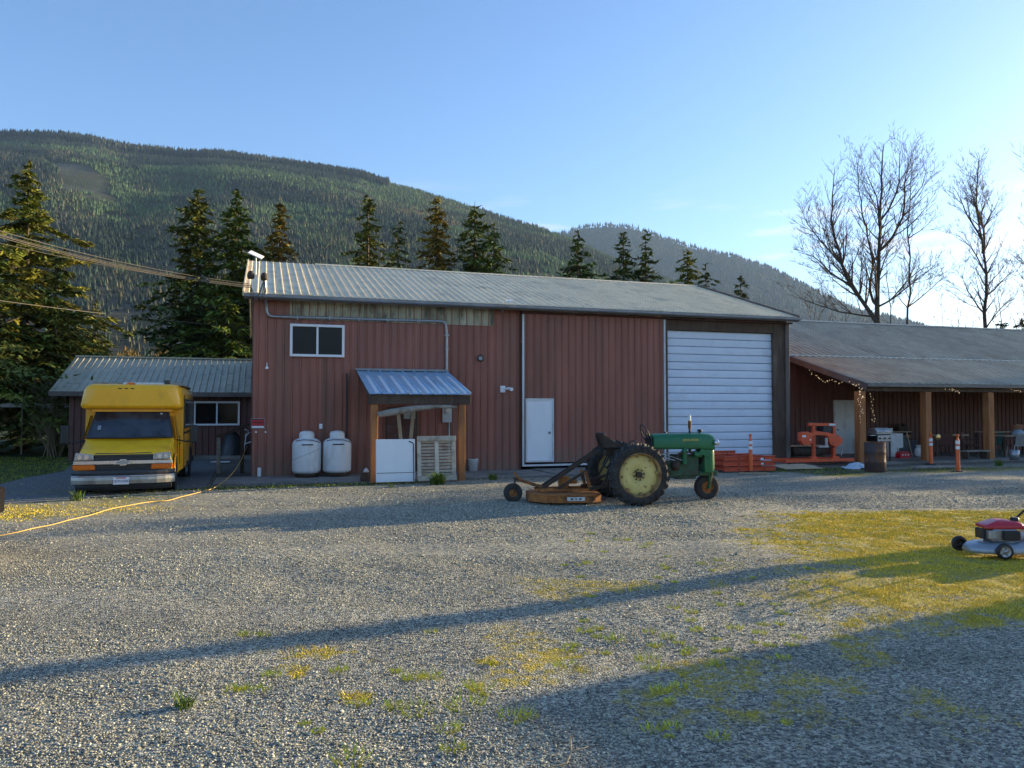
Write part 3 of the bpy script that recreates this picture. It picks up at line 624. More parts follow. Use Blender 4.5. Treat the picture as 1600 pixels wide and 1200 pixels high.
def segtubes(segs, k, mat, name, parent):
    S = np.array(segs); a = S[:, 0:3]; b_ = S[:, 3:6]; r0 = S[:, 6]; r1 = S[:, 7]; n = len(S)
    d = b_ - a; d /= np.linalg.norm(d, axis=1, keepdims=True) + 1e-9; ref = np.where(np.abs(d[:, 2:3]) > .9, np.array([[1., 0, 0]]), np.array([[0, 0, 1.]]))
    x = np.cross(d, ref); x /= np.linalg.norm(x, axis=1, keepdims=True); y = np.cross(d, x)
    ang = np.arange(k) * 2 * math.pi / k; C = np.cos(ang)[None, :, None]; Sn = np.sin(ang)[None, :, None]
    ring = x[:, None] * C + y[:, None] * Sn
    V = np.concatenate([a[:, None] + ring * r0[:, None, None], b_[:, None] + ring * r1[:, None, None]], 1).reshape(-1, 3)
    f = np.array([[i, (i + 1) % k, k + (i + 1) % k, k + i] for i in range(k)]); F = (f[None] + (np.arange(n) * 2 * k)[:, None, None]).reshape(-1, 4)
    return rawmesh(name, V, F, mat, parent, smooth=True)
def grow(rs, p, d, l, r, lev, maxlev, out, up, spread, step):
    """one limb as bent segments; side limbs leave it along its length"""
    n = max(3, int(l / step)); q = Vector(p); dd = Vector(d).normalized(); sl_ = l / n
    for i in range(n):
        f0, f1 = i / n, (i + 1) / n
        dd = (dd + Vector((rs.gauss(0, .08 if lev else .035), rs.gauss(0, .08 if lev else .035), rs.gauss(0, .05) + up * (.09 if lev else .03)))).normalized()
        e = q + dd * sl_; ra, rb = r * (1 - .92 * f0), r * (1 - .92 * f1)
        out[lev].append((*q, *e, ra, rb))
        if lev < maxlev and f1 > (.12 if lev else .16):
            k = rs.choice((1, 2, 2)) if lev < 1 else rs.choice((1, 2, 3))
            for _ in range(k):
                a = rs.uniform(0, 6.28); side = Vector((math.cos(a), math.sin(a), 0)); side = (side - dd * side.dot(dd)); side.normalize()
                nd_ = (dd * rs.uniform(.55, .9) + side * rs.uniform(.5, 1.0) * spread).normalized()
                ln = l * (1 - f1 * .62) * (rs.uniform(.30, .56) if lev else rs.uniform(.26, .50))
                if ln > .25: grow(rs, e, nd_, ln, rb * rs.uniform(.34, .50), lev + 1, maxlev, out, up, spread, step * .72)
        q = e
def bare_tree(px, D, ytop, stems, label, seed, group='bare trees behind the long shed', maxlev=3, name='bare_tree', mat=None):
    rs = random.Random(seed); p = at(px, 640, D); p.z = 0; H = (640 - ytop) / 1200 * D + EYE
    t = thing(name, label, 'tree', p, 0, group); out_ = {0: [], 1: [], 2: [], 3: [], 4: []}
    for (lean, az, hf, rf) in stems:
        d = Vector((math.sin(R(lean)) * math.cos(R(az)), math.sin(R(lean)) * math.sin(R(az)), math.cos(R(lean))))
        grow(rs, (0, 0, 0), d, H * hf, H * .0125 * rf, 0, maxlev, out_, 1.7, .80, 1.0)
    segtubes(out_[0], 7, bark, 'trunk', t)
    segtubes(out_[1], 5, mat or twigm, 'limbs', t)['kind'] = 'stuff'
    tw = out_[2] + out_[3] + out_[4]
    tw = [(*s[:6], max(s[6], .011 * D / 50), max(s[7], .007 * D / 50)) for s in tw]
    segtubes(tw, 3, mat or twigm, 'crown', t)['kind'] = 'stuff'
    return t
def shaped_tree(base, D, limbs, label, seed, gap=.34, blen=3.0):
    """a bare tree whose main limbs follow given curves; side branches and twigs grow from them"""
    rs = random.Random(seed); p = at(base, 640, D); p.z = 0
    t = thing('bare_tree', label, 'tree', p, 0, 'bare trees behind the long shed'); o_ = {0: [], 1: [], 2: [], 3: [], 4: []}
    ALL = []
    for li, (pts, r0) in enumerate(limbs):
        r0 = r0 * .85; dep = 0 if li == 0 else rs.uniform(-3, 3); q = []
        for k, (cx, cy) in enumerate(pts):
            w_ = at(1200 + cx / 3.53, 200 + cy / 3.53, D); w_ = Vector((w_.x - p.x, dep * k / (len(pts) - 1) , w_.z)); q.append(w_)
        if li == 0: q = [Vector((0, 0, 0))] + q
        else:
            S_ = min(ALL, key=lambda v: (v.x - q[0].x) ** 2 + (v.z - q[0].z) ** 2); y0 = S_.y; q = [S_.copy()] + [Vector((v.x, y0 + dep * (k + 1) / len(q), v.z)) for k, v in enumerate(q[1:])]
        P_ = []
        for k in range(len(q) - 1):
            a, b2, c, d = q[max(k - 1, 0)], q[k], q[k + 1], q[min(k + 2, len(q) - 1)]; n = max(2, int((c - b2).length / .7))
            for m_ in range(n):
                u = m_ / n; P_.append(.5 * ((2 * b2) + (c - a) * u + (2 * a - 5 * b2 + 4 * c - d) * u * u + (3 * b2 - a - 3 * c + d) * u ** 3) + Vector((rs.gauss(0, .035), rs.gauss(0, .05), 0)))
        P_.append(q[-1]); ALL += P_; N_ = len(P_) - 1
        tot = sum((P_[k + 1] - P_[k]).length for k in range(N_)); acc = 0; nxt = tot * (.42 if li == 0 else .10)
        for k in range(N_):
            f0, f1 = k / N_, (k + 1) / N_; ra, rb = r0 * (1 - .9 * f0), r0 * (1 - .9 * f1); o_[0].append((*P_[k], *P_[k + 1], ra, rb))
            dd = (P_[k + 1] - P_[k]).normalized(); acc += (P_[k + 1] - P_[k]).length
            while acc > nxt:
                nxt += gap * rs.uniform(.6, 1.4); a = rs.uniform(0, 6.28); side = Vector((math.cos(a), math.sin(a), .2)); side = (side - dd * side.dot(dd)).normalized()
                f = acc / tot; ln = blen * (1 - .62 * f) * rs.uniform(.5, 1.15)
                grow(rs, P_[k + 1], (dd * .55 + side * rs.uniform(.5, .95) + Vector((0, 0, .35))).normalized(), ln, min(rb * .5, .035 + .01 * ln), 1, 3, o_, 1.3, .75, .62)
    segtubes(o_[0], 8, bark, 'trunk', t)['kind'] = 'stuff'
    segtubes(o_[1], 4, twigm, 'limbs', t)['kind'] = 'stuff'
    tw = [(*s_[:6], max(s_[6], .0115), max(s_[7], .0075)) for s_ in o_[2] + o_[3]]
    segtubes(tw, 3, twigm, 'crown', t)['kind'] = 'stuff'
shaped_tree(1372, 56, [([(600, 1080), (603, 900), (610, 740), (618, 560), (624, 400), (640, 90)], .34),
    ([(590, 1050), (500, 930), (430, 830), (380, 690), (340, 560), (330, 400), (345, 240)], .20), ([(440, 860), (330, 800), (230, 720), (130, 700)], .09), ([(400, 730), (290, 640), (200, 540), (150, 430)], .09),
    ([(600, 1000), (565, 900), (585, 740), (560, 600), (520, 400), (500, 150)], .13), ([(530, 1000), (490, 860), (450, 740), (390, 600), (385, 420)], .11),
    ([(620, 690), (690, 600), (740, 490), (755, 360), (775, 150)], .14), ([(610, 560), (560, 400), (470, 260)], .09), ([(618, 520), (680, 380), (690, 130)], .10),
    ([(520, 1075), (400, 1010), (280, 960), (130, 900)], .09), ([(620, 1020), (700, 930), (780, 860), (900, 760)], .09), ([(610, 830), (660, 720), (720, 640)], .08)], 'big wide crowned bare tree above the shed roof', 41, .30, 4.6)
shaped_tree(1418, 60, [([(765, 1085), (782, 900), (784, 760), (770, 560), (785, 400), (800, 130)], .15), ([(785, 830), (850, 780), (950, 740)], .06), ([(780, 850), (700, 910), (640, 990)], .06), ([(778, 980), (860, 900), (930, 820)], .06), ([(775, 620), (850, 560), (930, 490)], .06), ([(780, 420), (830, 330), (838, 200)], .06)], 'slender bare tree just right of the big wide crowned one', 42, .30, 3.6)
shaped_tree(1390, 58, [([(675, 1085), (664, 900), (650, 700), (645, 620)], .10), ([(670, 960), (720, 880), (760, 780)], .04)], 'thin bare trunk between the big bare tree and the slender one', 45, .4, 2.2)
shaped_tree(1539, 57, [([(1195, 1105), (1202, 880), (1192, 690), (1165, 540), (1150, 380), (1165, 180)], .25), ([(1200, 700), (1218, 540), (1206, 400), (1240, 180)], .13), ([(1175, 610), (1090, 480), (1000, 340)], .09), ([(1185, 1060), (1070, 910), (1000, 790)], .08), ([(1205, 930), (1290, 850), (1400, 760)], .08), ([(1210, 1070), (1290, 980), (1390, 930)], .07), ([(1192, 800), (1120, 650), (1040, 560)], .08), ([(1215, 560), (1290, 440), (1330, 380)], .07), ([(1160, 470), (1100, 340), (1090, 250)], .07)], 'tall bare tree with forked trunk near the right edge', 43, .28, 4.2)
bare_tree(1650, 50, 260, [(3, 170, 1, .9), (14, 180, .75, .7), (20, 60, .7, .5)], 'bare tree with budding twigs cut by the right edge', 44)
for i, (px, yt) in enumerate([(1262, 452), (1312, 440), (1480, 470), (1512, 462), (1585, 430)]):
    bare_tree(px, 62 + i, yt, [(4, 30 * i, 1, .6), (22, 170, .7, .5), (22, 10, .7, .5)], ['low bare scrub tree against the far mountain by the barn corner', 'low bare scrub tree left of the big many stemmed tree', 'thin bare sapling between the two tallest bare trees', 'thin bare sapling left of the forked trunk tree', 'short dense bare tree at the right edge over the shed'][i], 50 + i, maxlev=2, group='low bare trees behind the shed')
# leafless bushes at the left by the driveway
def bush(px, py, h, rw, label, seed, leaves=0, n=26):
    rs = random.Random(seed); p = G(px, py); t = thing('leafless_bush', label, 'bush', p, 0); o_ = {0: [], 1: [], 2: [], 3: []}
    for i in range(n):
        a = rs.uniform(0, 6.28); l = rs.uniform(.1, .9) * rw / h * 1.2; d = Vector((math.cos(a) * l, math.sin(a) * l, 1))
        grow(rs, (rs.uniform(-.3, .3), rs.uniform(-.3, .3), 0), d, h * rs.uniform(.6, 1.1), .022, 0, 2, o_, .1, 1.0, .32)
    segtubes(o_[0] , 4, twigdark, 'stems', t)['kind'] = 'stuff'
    tw = [(*s[:6], max(s[6], .005), max(s[7], .003)) for s in o_[1] + o_[2]]; segtubes(tw, 3, twigdark, 'twigs', t)['kind'] = 'stuff'
    if leaves:
        r_ = np.random.default_rng(seed); S = np.array(o_[2] + o_[1]); S = S[S[:, 5] > h * .45]; k = r_.choice(len(S), leaves); P = S[k, 3:6]; a = r_.uniform(0, 6.28, leaves); s_ = r_.uniform(.03, .07, leaves); n_ = leaves
        V = np.zeros((n_, 3, 3)); V[:, 0] = P; V[:, 1] = P + np.stack([np.cos(a) * s_, np.sin(a) * s_, s_ * .6], 1); V[:, 2] = P + np.stack([np.cos(a + .8) * s_, np.sin(a + .8) * s_, -s_ * .2], 1)
        rawmesh('leaves', V.reshape(-1, 3), np.arange(n_ * 3).reshape(-1, 3), leafm, t, col=np.repeat(r_.uniform(.5, 1.2, (n_, 1)) * np.array([[1, 1, 1.]]), 3, 0))
    return t
bush(80, 714, 3.0, 1.5, 'large tangled leafless bush beside the yellow bus', 71, 900)
bush(30, 706, 2.6, 1.4, 'leafless bush at the left frame edge on the lawn', 72, 500)
bush(-40, 712, 2.8, 1.5, 'leafless bush partly outside the left frame edge', 73, 300)
bush(118, 708, 2.2, .9, 'small upright bush against the corner of the side building', 74, 500, 18)

# ------------------------------------------------ haze
hz = bpy.data.materials.new('haze'); hz.use_nodes = True; t_ = hz.node_tree
for n in list(t_.nodes): t_.nodes.remove(n)
o_ = t_.nodes.new('ShaderNodeOutputMaterial'); pv = t_.nodes.new('ShaderNodeVolumePrincipled'); pv.inputs['Color'].default_value = (.42, .64, 1, 1); pv.inputs['Density'].default_value = 3.8e-5; pv.inputs['Anisotropy'].default_value = .1
t_.links.new(pv.outputs[0], o_.inputs['Volume'])
hb = MB().box((0, 0, 800), (20500, 20500, 1620)).build('haze', hz, None); tag(hb, 'thin blue evening haze filling the valley', 'haze', kind='stuff')

0 and print('TRIS', sum(sum(len(p.vertices)-2 for p in o.data.polygons) if len(o.data.polygons)<3000 else len(o.data.polygons)*(len(o.data.polygons[0].vertices)-2) for o in bpy.data.objects if o.type=='MESH'))
# ------------------------------------------------ buildings
PIT = .2286                                # rib pitch of the sheet metal
def ribbed(w, l, h=.02, back=False, pitch=PIT, rb=.05, rt=.022, shade_groove=True):
    """a sheet metal panel in X (across ribs) and Z (along), ribs proud towards -Y"""
    xs = [(0, 0)]; n = max(1, round(w / pitch))
    for i in range(n):
        c = pitch * (i + .5)
        if c + rb > w: break
        xs += [(c - rb / 2, 0), (c - rt / 2, -h), (c + rt / 2, -h), (c + rb / 2, 0)]
        if shade_groove: xs += [(c + rb / 2 + .001, .010), (c + rb / 2 + .014, .010), (c + rb / 2 + .015, 0)]  # narrow recess added beside the rib to darken its shadow line
        xs += [(min(w, c + .5 * pitch - .001), 0)]
    if xs[-1][0] < w - .01: xs.append((w, 0))
    m = MB(); vs = [(x, y, 0) for x, y in xs] + [(x, y, l) for x, y in xs]; k = len(xs)
    m.add(vs, [(i, i + 1, k + i + 1, k + i) for i in range(k - 1)])
    m.add([(0, .012, 0), (xs[-1][0], .012, 0), (xs[-1][0], .012, l), (0, .012, l)], [(0, 1, 2, 3)])
    m.add([(x, y, 0) for x, y in xs] + [(xs[-1][0], .012, 0), (0, .012, 0)], [tuple(range(k + 2))])
    m.add([(x, y, l) for x, y in xs] + [(xs[-1][0], .012, l), (0, .012, l)], [tuple(range(k + 2))])
    return m
def panels(name, mat, parent, s0, s1, z0, z1f, t=0, w=.9144, h=.034, seed=0):
    s = s0; cache = {}
    while s < s1 - .02:
        ww = min(w, s1 - s); zt = z1f; key = (round(ww, 3))
        if key not in cache: cache[key] = ribbed(ww, zt - z0, h).mesh(name, mat)
        inst(cache[key], name, parent, (s, t, z0)); s += w
def roof_panels(name, mat, parent, s0, s1, t0, z0, t1, z1, w=.9144, h=.026, pitch=PIT):
    l = math.hypot(t1 - t0, z1 - z0); a = math.atan2(z1 - z0, t1 - t0); s = s0; cache = {}
    rs = random.Random(int(s0 * 100)); i = 0
    while s < s1 - .02:
        ww = min(w, s1 - s); k = round(ww, 3)
        if k not in cache: cache[k] = ribbed(ww, l, h, pitch=pitch, rb=.05 * pitch / PIT, rt=.022 * pitch / PIT).mesh(name, mat)
        inst(cache[k], name, parent, (s, t0, z0 + .003 * (i % 2)), (-(math.pi / 2 - a), 0, 0)); s += w; i += 1

# ---- the barn
barn = thing('barn', 'large red brown metal barn with pale ribbed roof, white roller door and porch', 'barn', BO, BA)
LB = 17.49; WB = 6.1; ZE = 5.02; ZR = 7.08; SL = (ZR - ZE) / (WB + .35)
zw = ZE + SL * .35 - .10
s_slide = bs(812, 600)[0]; s_gar0 = bs(1041, 600)[0]; s_gar1 = bs(1209, 600)[0]
z_hdr = 4.80
panels('wall_panel', barn_red, barn, 0, s_slide, -.03, zw - .02)
def slab(name, mat, s0, s1, t0, t1, z0, z1, parent=barn, bevel=0, m=None):
    return MB().box(((s0 + s1) / 2, (t0 + t1) / 2, (z0 + z1) / 2), (abs(s1 - s0), abs(t1 - t0), abs(z1 - z0))).build(name, mat, parent, bevel)
# gable walls and rear wall
for s, nm in ((-.001, 'gable_wall'), (LB + .001, 'gable_wall')):
    m = MB(); sg = -.03 if s < 1 else .0; m.prism([(.03, -.03), (2 * WB, -.03), (2 * WB, zw), (WB, ZR - .12), (.03, zw)], s + sg, s + sg + .03, 'YZ'); m.build(nm, shed_red, barn)
slab('rear_wall', barn_red, .03, LB - .03, 2 * WB - .05, 2 * WB, -.03, zw)
# roof
roof_panels('roof_panel', roof_metal, barn, -.25, LB + .22, -.35, ZE, WB, ZR)
for s, n in ((-.25, 6), (8, 6)): pass
m = MB(); m.beam((LB / 2, 2 * WB + .35, ZE), (LB / 2, WB + .02, ZR), LB + .47, .03); m.build('rear_roof', roof_metal, barn)
m = MB(); m.add([(2.0, WB - .17, ZR - .035), (LB + .22, WB - .17, ZR - .035), (LB + .22, WB, ZR + .045), (2.0, WB, ZR + .045), (LB + .22, WB + .17, ZR - .035), (2.0, WB + .17, ZR - .035)], [(0, 1, 2, 3), (3, 2, 4, 5)]); m.build('ridge_cap', roof_metal, barn)
m = MB(); m.beam((LB + .24, -.37, ZE - .02), (LB + .24, WB, ZR + .0), .04, .16); m.beam((LB + .24, WB, ZR), (LB + .24, 2 * WB + .35, ZE - .02), .04, .16); m.build('rake_trim', fascia, barn)
m = MB(); m.beam((-.27, -.37, ZE - .02), (-.27, WB, ZR + .0), .04, .14); m.beam((-.27, WB, ZR), (-.27, 2 * WB + .35, ZE - .02), .04, .14); m.build('rake_trim', roof_metal, barn)
slab('fascia_board', fascia, -.25, LB + .22, -.40, -.353, ZE - .17, ZE - .015, bevel=.005)
slab('soffit', fascia, -.25, LB + .22, -.35, -.002, ZE - .12, ZE - .09)
m = MB(); m.prism([(-.50, ZE - .04), (-.402, ZE - .04), (-.402, ZE - .13), (-.47, ZE - .13), (-.50, ZE - .10)], -.25, LB + .22, 'YZ'); m.build('gutter', gutterm, barn)
# sliding door with its man door
sd = emp('sliding_door', barn)
ss1 = s_gar0 - .15
panels('door_panel', barn_red, sd, s_slide + .10, ss1, .22, z_hdr, t=-.10)
sw = .045
slab('door_trim', white_dirty, s_slide + .04, s_slide + .10, -.15, -.09, .18, z_hdr - .02, sd, .004)
slab('door_trim', white_dirty, s_slide + .04, bs(940, 720)[0], -.155, -.085, .12, .178, sd, .004)
slab('door_trim', white_dirty, ss1 + .002, ss1 + .05, -.15, -.09, .18, z_hdr - .02, sd, .004)
a0, zt = bs(823, 625, -.12); a1, zb_ = bs(862, 722, -.12)
md = slab('man_door', white, a0, a1, -.165, -.122, .30, zt, barn, .004)
m = MB()
for x0, x1, z0, z1 in ((a0 - .05, a0, .25, zt + .05), (a1, a1 + .05, .25, zt + .05), (a0, a1, zt, zt + .05), (a0, a1, .25, .30)): m.box(((x0 + x1) / 2, -.15, (z0 + z1) / 2), (x1 - x0 - .002, .08, z1 - z0 - .002))
m.build('door_frame', white_dirty, md)
m = MB(); m.cyl((a1 - .09, -.20, 1.14), .028, .05, 'Y', 14); m.cyl((a1 - .09, -.172, 1.14), .04, .01, 'Y', 14); m.build('door_handle', steel, md)
# header beam over sliding and roller door
slab('header_board', barnboard, s_slide + .02, bs(1060, 500)[0], -.20, -.004, z_hdr + .01, ZE - .16, bevel=.006)
slab('header_board', barnboard, bs(1060, 500)[0] + .004, LB + .12, -.21, -.004, z_hdr + .0, ZE - .17, bevel=.006)
# roller door
rd = emp('roller_door', barn)
zd = bs(1120, 518)[1]; ns = 17; z0 = .05
dpi = (zd - z0) / ns
m = MB(); m.prism([(.03, 0), (-.010, .010), (-.020, .03), (-.024, dpi * .5), (-.020, dpi - .03), (-.010, dpi - .012), (.012, dpi - .007), (.03, dpi - .007)], s_gar0 + .03, s_gar1 - .03, 'YZ'); sm_ = m.mesh('door_slat', doorwhite)
for i in range(ns): inst(sm_, 'door_slat', rd, (0, .10, z0 + dpi * i))
slab('backing', black, s_gar0, s_gar1, .15, .17, 0, zd + .1, rd)
slab('door_jamb', wood_dark, s_gar0 - .10, s_gar0 + .03, -.06, .14, -.03, z_hdr, bevel=.006)
slab('door_jamb', wood_dark, s_gar1 - .03, s_gar1 + .12, -.06, .14, -.03, z_hdr, bevel=.006)
slab('door_header', wood_dark, s_gar0 + .032, s_gar1 - .032, -.04, .14, zd + .004, z_hdr, bevel=.006)
slab('corner_panel', wood_dark, s_gar1 + .125, LB + .02, -.02, .03, -.03, z_hdr)
slab('corner_board', fascia, LB - .10, LB + .06, -.08, -.022, -.03, z_hdr, bevel=.006)
slab('weather_seal', black, s_gar0 + .03, s_gar1 - .03, .06, .13, .01, .048, rd)
# faded strip
f0, z1_ = bs(453, 461, -.03); f1, _ = bs(771, 480, -.03)
z0_ = bs(470, 499, -.03)[1]
panels('faded_panel', faded, barn, f0, f1, z0_, zw - .05, t=-.028, w=.6858)
# upstairs window
def window(s0, s1, z0, z1, t, parent, fw=.07, mull=True, frame=vinyl):
    m = MB()
    for a, b_, c, d in ((s0, s0 + fw, z0, z1), (s1 - fw, s1, z0, z1), (s0 + fw, s1 - fw, z1 - fw, z1), (s0 + fw, s1 - fw, z0, z0 + fw)):
        m.box(((a + b_) / 2, t - .04, (c + d) / 2), (b_ - a, .09, d - c))
    if mull: m.box(((s0 + s1) / 2, t - .03, (z0 + z1) / 2), (fw * .8, .07, z1 - z0 - 2 * fw - .004))
    f = m.build('window', frame, parent, .005)
    for k in range(2 if mull else 1):
        a = s0 + fw + k * (s1 - s0 - 2 * fw) / 2; b_ = a + (s1 - s0 - 2 * fw) / (2 if mull else 1)
        g = MB().box(((a + b_) / 2, t - .018 - .008 * k, (z0 + z1) / 2), (b_ - a - .01, .01, z1 - z0 - 2 * fw + .01)).build('pane', glass, f)
    return f
w0, wz1 = bs(453, 506); w1, _ = bs(538, 509); wz0 = bs(453, 557)[1]
window(w0, w1, wz0, wz1, -.02, barn)
# conduit and weather heads
def P(px, py, t=-.08):
    s, z = bs(px, py, t); return (s, t, z)
def rounded(pts, r=.25, n=6):
    pts = [Vector(p) for p in pts]; o = [pts[0]]
    for i in range(1, len(pts) - 1):
        a, b_, c = pts[i - 1], pts[i], pts[i + 1]; d0 = (a - b_).normalized(); d1 = (c - b_).normalized(); rr = min(r, (a - b_).length * .45, (c - b_).length * .45)
        for k in range(n + 1):
            t = k / n; o.append((b_ + d0 * rr) * (1 - t) ** 2 + b_ * 2 * t * (1 - t) + (b_ + d1 * rr) * t * t)
    o.append(pts[-1]); return o
m = MB(); m.tube(rounded([P(414, 436, -.45), P(414, 458, -.45), P(416, 475), P(418, 494), P(440, 495), P(696, 502), P(698, 520), P(698, 582)], .22), .04, 10)
for px, py in ((465, 496), (515, 497), (560, 498.5), (605, 499.6), (652, 501)):
    p = P(px, py); m.box(p, (.03, .11, .13))
m.box(P(698, 524), (.12, .1, .05)); m.box(P(698, 545), (.1, .1, .04)); m.build('conduit', galv, barn)
for px, py in ((413, 433), (392, 430)):
    p = Vector(P(px, py, -.45)); MB().lathe([(.001, .13), (.07, .10), (.10, 0), (.085, -.09), (.05, -.10)], 12, 'Z', p).build('weather_head', rust_dark, barn)
m = MB()
for i, (px, py) in enumerate([(400, 470), (405, 476), (396, 472), (409, 468)]):
    a = Vector(P(413, 436, -.5)); c = Vector(P(392, 444 + i, -.5)); mid = Vector(P(px, py, -.5)); m.tube([a, a.lerp(mid, .6) + Vector((.03 * i, 0, 0)), mid, mid.lerp(c, .6) + Vector((-.05, 0, -.02)), c], .011, 5)
m.build('drip_loop', cable, barn)
# porch
po = emp('porch', barn)
pt = -2.9; p0, p1 = 2.80, 5.44
zt_, zb2 = 2.97, 2.24
roof_n = 8; pw = (p1 - p0) / roof_n; l = math.hypot(pt, zt_ - zb2); a = math.atan2(zt_ - zb2, -pt)
m = MB(); m.add([(0, 0, 0), (pw - .028, 0, 0), (pw - .02, -.045, 0), (pw, -.045, 0), (pw, 0, 0)] + [(0, 0, l), (pw - .028, 0, l), (pw - .02, -.045, l), (pw, -.045, l), (pw, 0, l)], [(0, 1, 6, 5), (1, 2, 7, 6), (2, 3, 8, 7), (3, 4, 9, 8)])
pm = m.mesh('roof_sheet', awn_metal)
strm = MB().box((pw * .66, -.006, l * .40), (pw * .30, .006, l * .72)).mesh('pale_stripe', vinyl)
for i in range(roof_n): inst(strm, 'pale_stripe', inst(pm, 'roof_sheet', po, (p0 + pw * i, pt - .05, zb2), (-(math.pi / 2 - a), 0, 0)))
m = MB(); m.beam(((p0 + p1) / 2, pt, zb2 - .03), ((p0 + p1) / 2, -.04, zt_ - .03), p1 - p0 - .02, .03); m.build('roof_deck', wood_dark, po)
slab('flashing', gutterm, p0 - .04, p1 + .04, -.16, -.02, zt_ + .0, zt_ + .06, po)
bx0, bx1 = 2.86, 5.30
slab('post', wood_post, bx0, bx0 + .17, pt + .05, pt + .22, .0, zb2 - .26, po, .01)
slab('post', wood_post, bx1 - .17, bx1, pt + .05, pt + .22, .0, zb2 - .26, po, .01)
slab('beam', wood_dark, bx0 - .06, bx1 + .14, pt + .03, pt + .20, zb2 - .255, zb2 - .02, po, .01)
for k in (0, 1): 
    MB().beam((bx0 + .08 + k * (bx1 - bx0 - .17), pt + .22, zb2 - .14), (bx0 + .08 + k * (bx1 - bx0 - .17), -.03, zt_ - .22), .09, .14).build('rafter', wood_dark, po)
m = MB(); m.tube([(bx0 + .16, pt + .0, zb2 - .52), (bx0 + .5, pt - .02, zb2 - .46), (bx0 + 1.1, pt, zb2 - .36), (bx0 + 1.7, pt + .02, zb2 - .31), (bx0 + 2.2, pt, zb2 - .33)], [.07, .095, .08, .05, .03], 9); m.build('driftwood_beam', wood_grey, po)
# dark doorway in the porch's shade, with stuff behind the leaning boards
d0, dz = bs(602, 640); d1, _ = bs(652, 640)
dw = slab('door', wood_dark, d0, d1, -.06, -.024, .05, dz, barn, .006)
for k in range(7): slab('door_plank', barnboard, d0 + .05, d1 - .05, -.075, -.062, .14 + k * .26, .14 + k * .26 + .235, dw)
# small fixtures
s, z = bs(697, 640); mb_ = slab('electric_meter', galv, s - .14, s + .14, -.13, -.025, z - .38, z + .14, barn, .01)
MB().cyl((s + .02, -.16, z - .02), .09, .09, 'Y', 20).build('meter_glass', lampglass, mb_)
MB().tube([(s + .08, -.07, z - .38), (s + .08, -.07, .1)], .025, 8).build('meter_conduit', galv, mb_)
s, z = bs(750, 560); m = MB(); m.lathe([(.085, 0), (.10, -.04), (.10, -.08), (.07, -.085)], 20, 'Y', (s, -.0, z)); m.build('vent_cap', bus_dark, barn); MB().cyl((s, -.065, z), .062, .02, 'Y', 18).build('vent_face', steel, barn)
s, z = bs(785, 608); wl = slab('wall_light', white, s - .08, s + .08, -.06, -.024, z - .10, z + .10, barn, .01)
m = MB(); m.tube([(s + .05, -.08, z), (s + .16, -.15, z + .02), (s + .20, -.20, z - .01)], [.03, .045, .04], 10); m.cyl((s + .21, -.23, z - .01), .055, .07, 'Y', 14); m.build('lamp', white, wl)
s, z = bs(793, 473, -.42); m = MB(); m.box((s, -.60, z + .03), (.18, .16, .05), (.3, 0, 0)); m.build('eave_flood_light', white, barn, .008)
m = MB(); s2, z2 = bs(784, 487, -.05); m.tube([(s2, -.03, z2), (s2, -.10, z2 + .05), (s2 + .04, -.30, z + .04)], .012, 6); m.lathe([(.05, 0), (.045, .05), (.02, .09)], 10, 'Z', (s2, -.09, z2 - .02)); m.build('eave_lamp', galv, barn)
s, z = bs(417, 574); m = MB(); m.tube([(s, -.03, z + .12), (s, -.08, z + .10), (s, -.09, z)], .013, 6); m.lathe([(.001, .02), (.045, 0), (.045, -.05), (.001, -.06)], 12, 'Z', (s, -.09, z)); m.build('wall_camera', white, barn)
s, z = bs(501, 666); slab('outlet_box', vinyl, s - .045, s + .045, -.07, -.024, z - .07, z + .07, barn, .006)
s, z = bs(405, 741); slab('cleanout_pipe', white, s - .05, s + .05, -.14, -.04, .0, .26, barn, .02)
s, z = bs(542, 590); slab('black_pipe', black, s - .022, s + .022, -.07, -.024, .35, z + .12, barn)
s, _ = bs(812, 600)
m = MB(); m.box((s + .005, -.03, 2.4), (.05, .03, 4.75)); m.build('corner_trim', barnboard, barn)

# sign on the left corner (flat print)
s, z = bs(403, 662); sg = thing('security_sign', 'small red and white warning sign at the barn left corner', 'sign', bw(s, -.035, z), BA)
MB().box((0, 0, 0), (.36, .012, .28)).build('sign_board', vinyl, sg, .002)
MB().box((0, -.0085, .025), (.32, .004, .16)).build('red_field', signred, sg); MB().box((0, -.0085, -.09), (.32, .004, .055)).build('white_field', white, sg)
MB().box((0, -.0075, 0), (.35, .003, .27)).build('black_border', black, sg)
MB().box((0, -.0112, .03), (.24, .002, .03)).build('faded_print', black, sg)
for i, px in enumerate((400, 415)):
    s, z = bs(px, 675); q = MB(); q.cyl((0, 0, 0), .028, .03, 'Y', 12); o = q.build('pipe_cap', white, None, loc=bw(s, -.04, z)); o.rotation_euler = (0, 0, BA); tag(o, ('small white round cap under the sign, the left one', 'small white round cap under the sign, the right one')[i], 'cap')
# satellite dish
dp = at(400, 398, 23.6); sdh = thing('satellite_dish', 'flat white satellite dish on a short mast above the barn roof', 'satellite dish', dp, 0)
MB().tube([(0, 0, -.62), (0, 0, -.08)], .02, 8).build('mast', vinyl, sdh)
m = MB(); m.box((0, 0, 0), (.44, .28, .03), (.5, .42, .15)); m.build('dish', vinyl, sdh, .01)
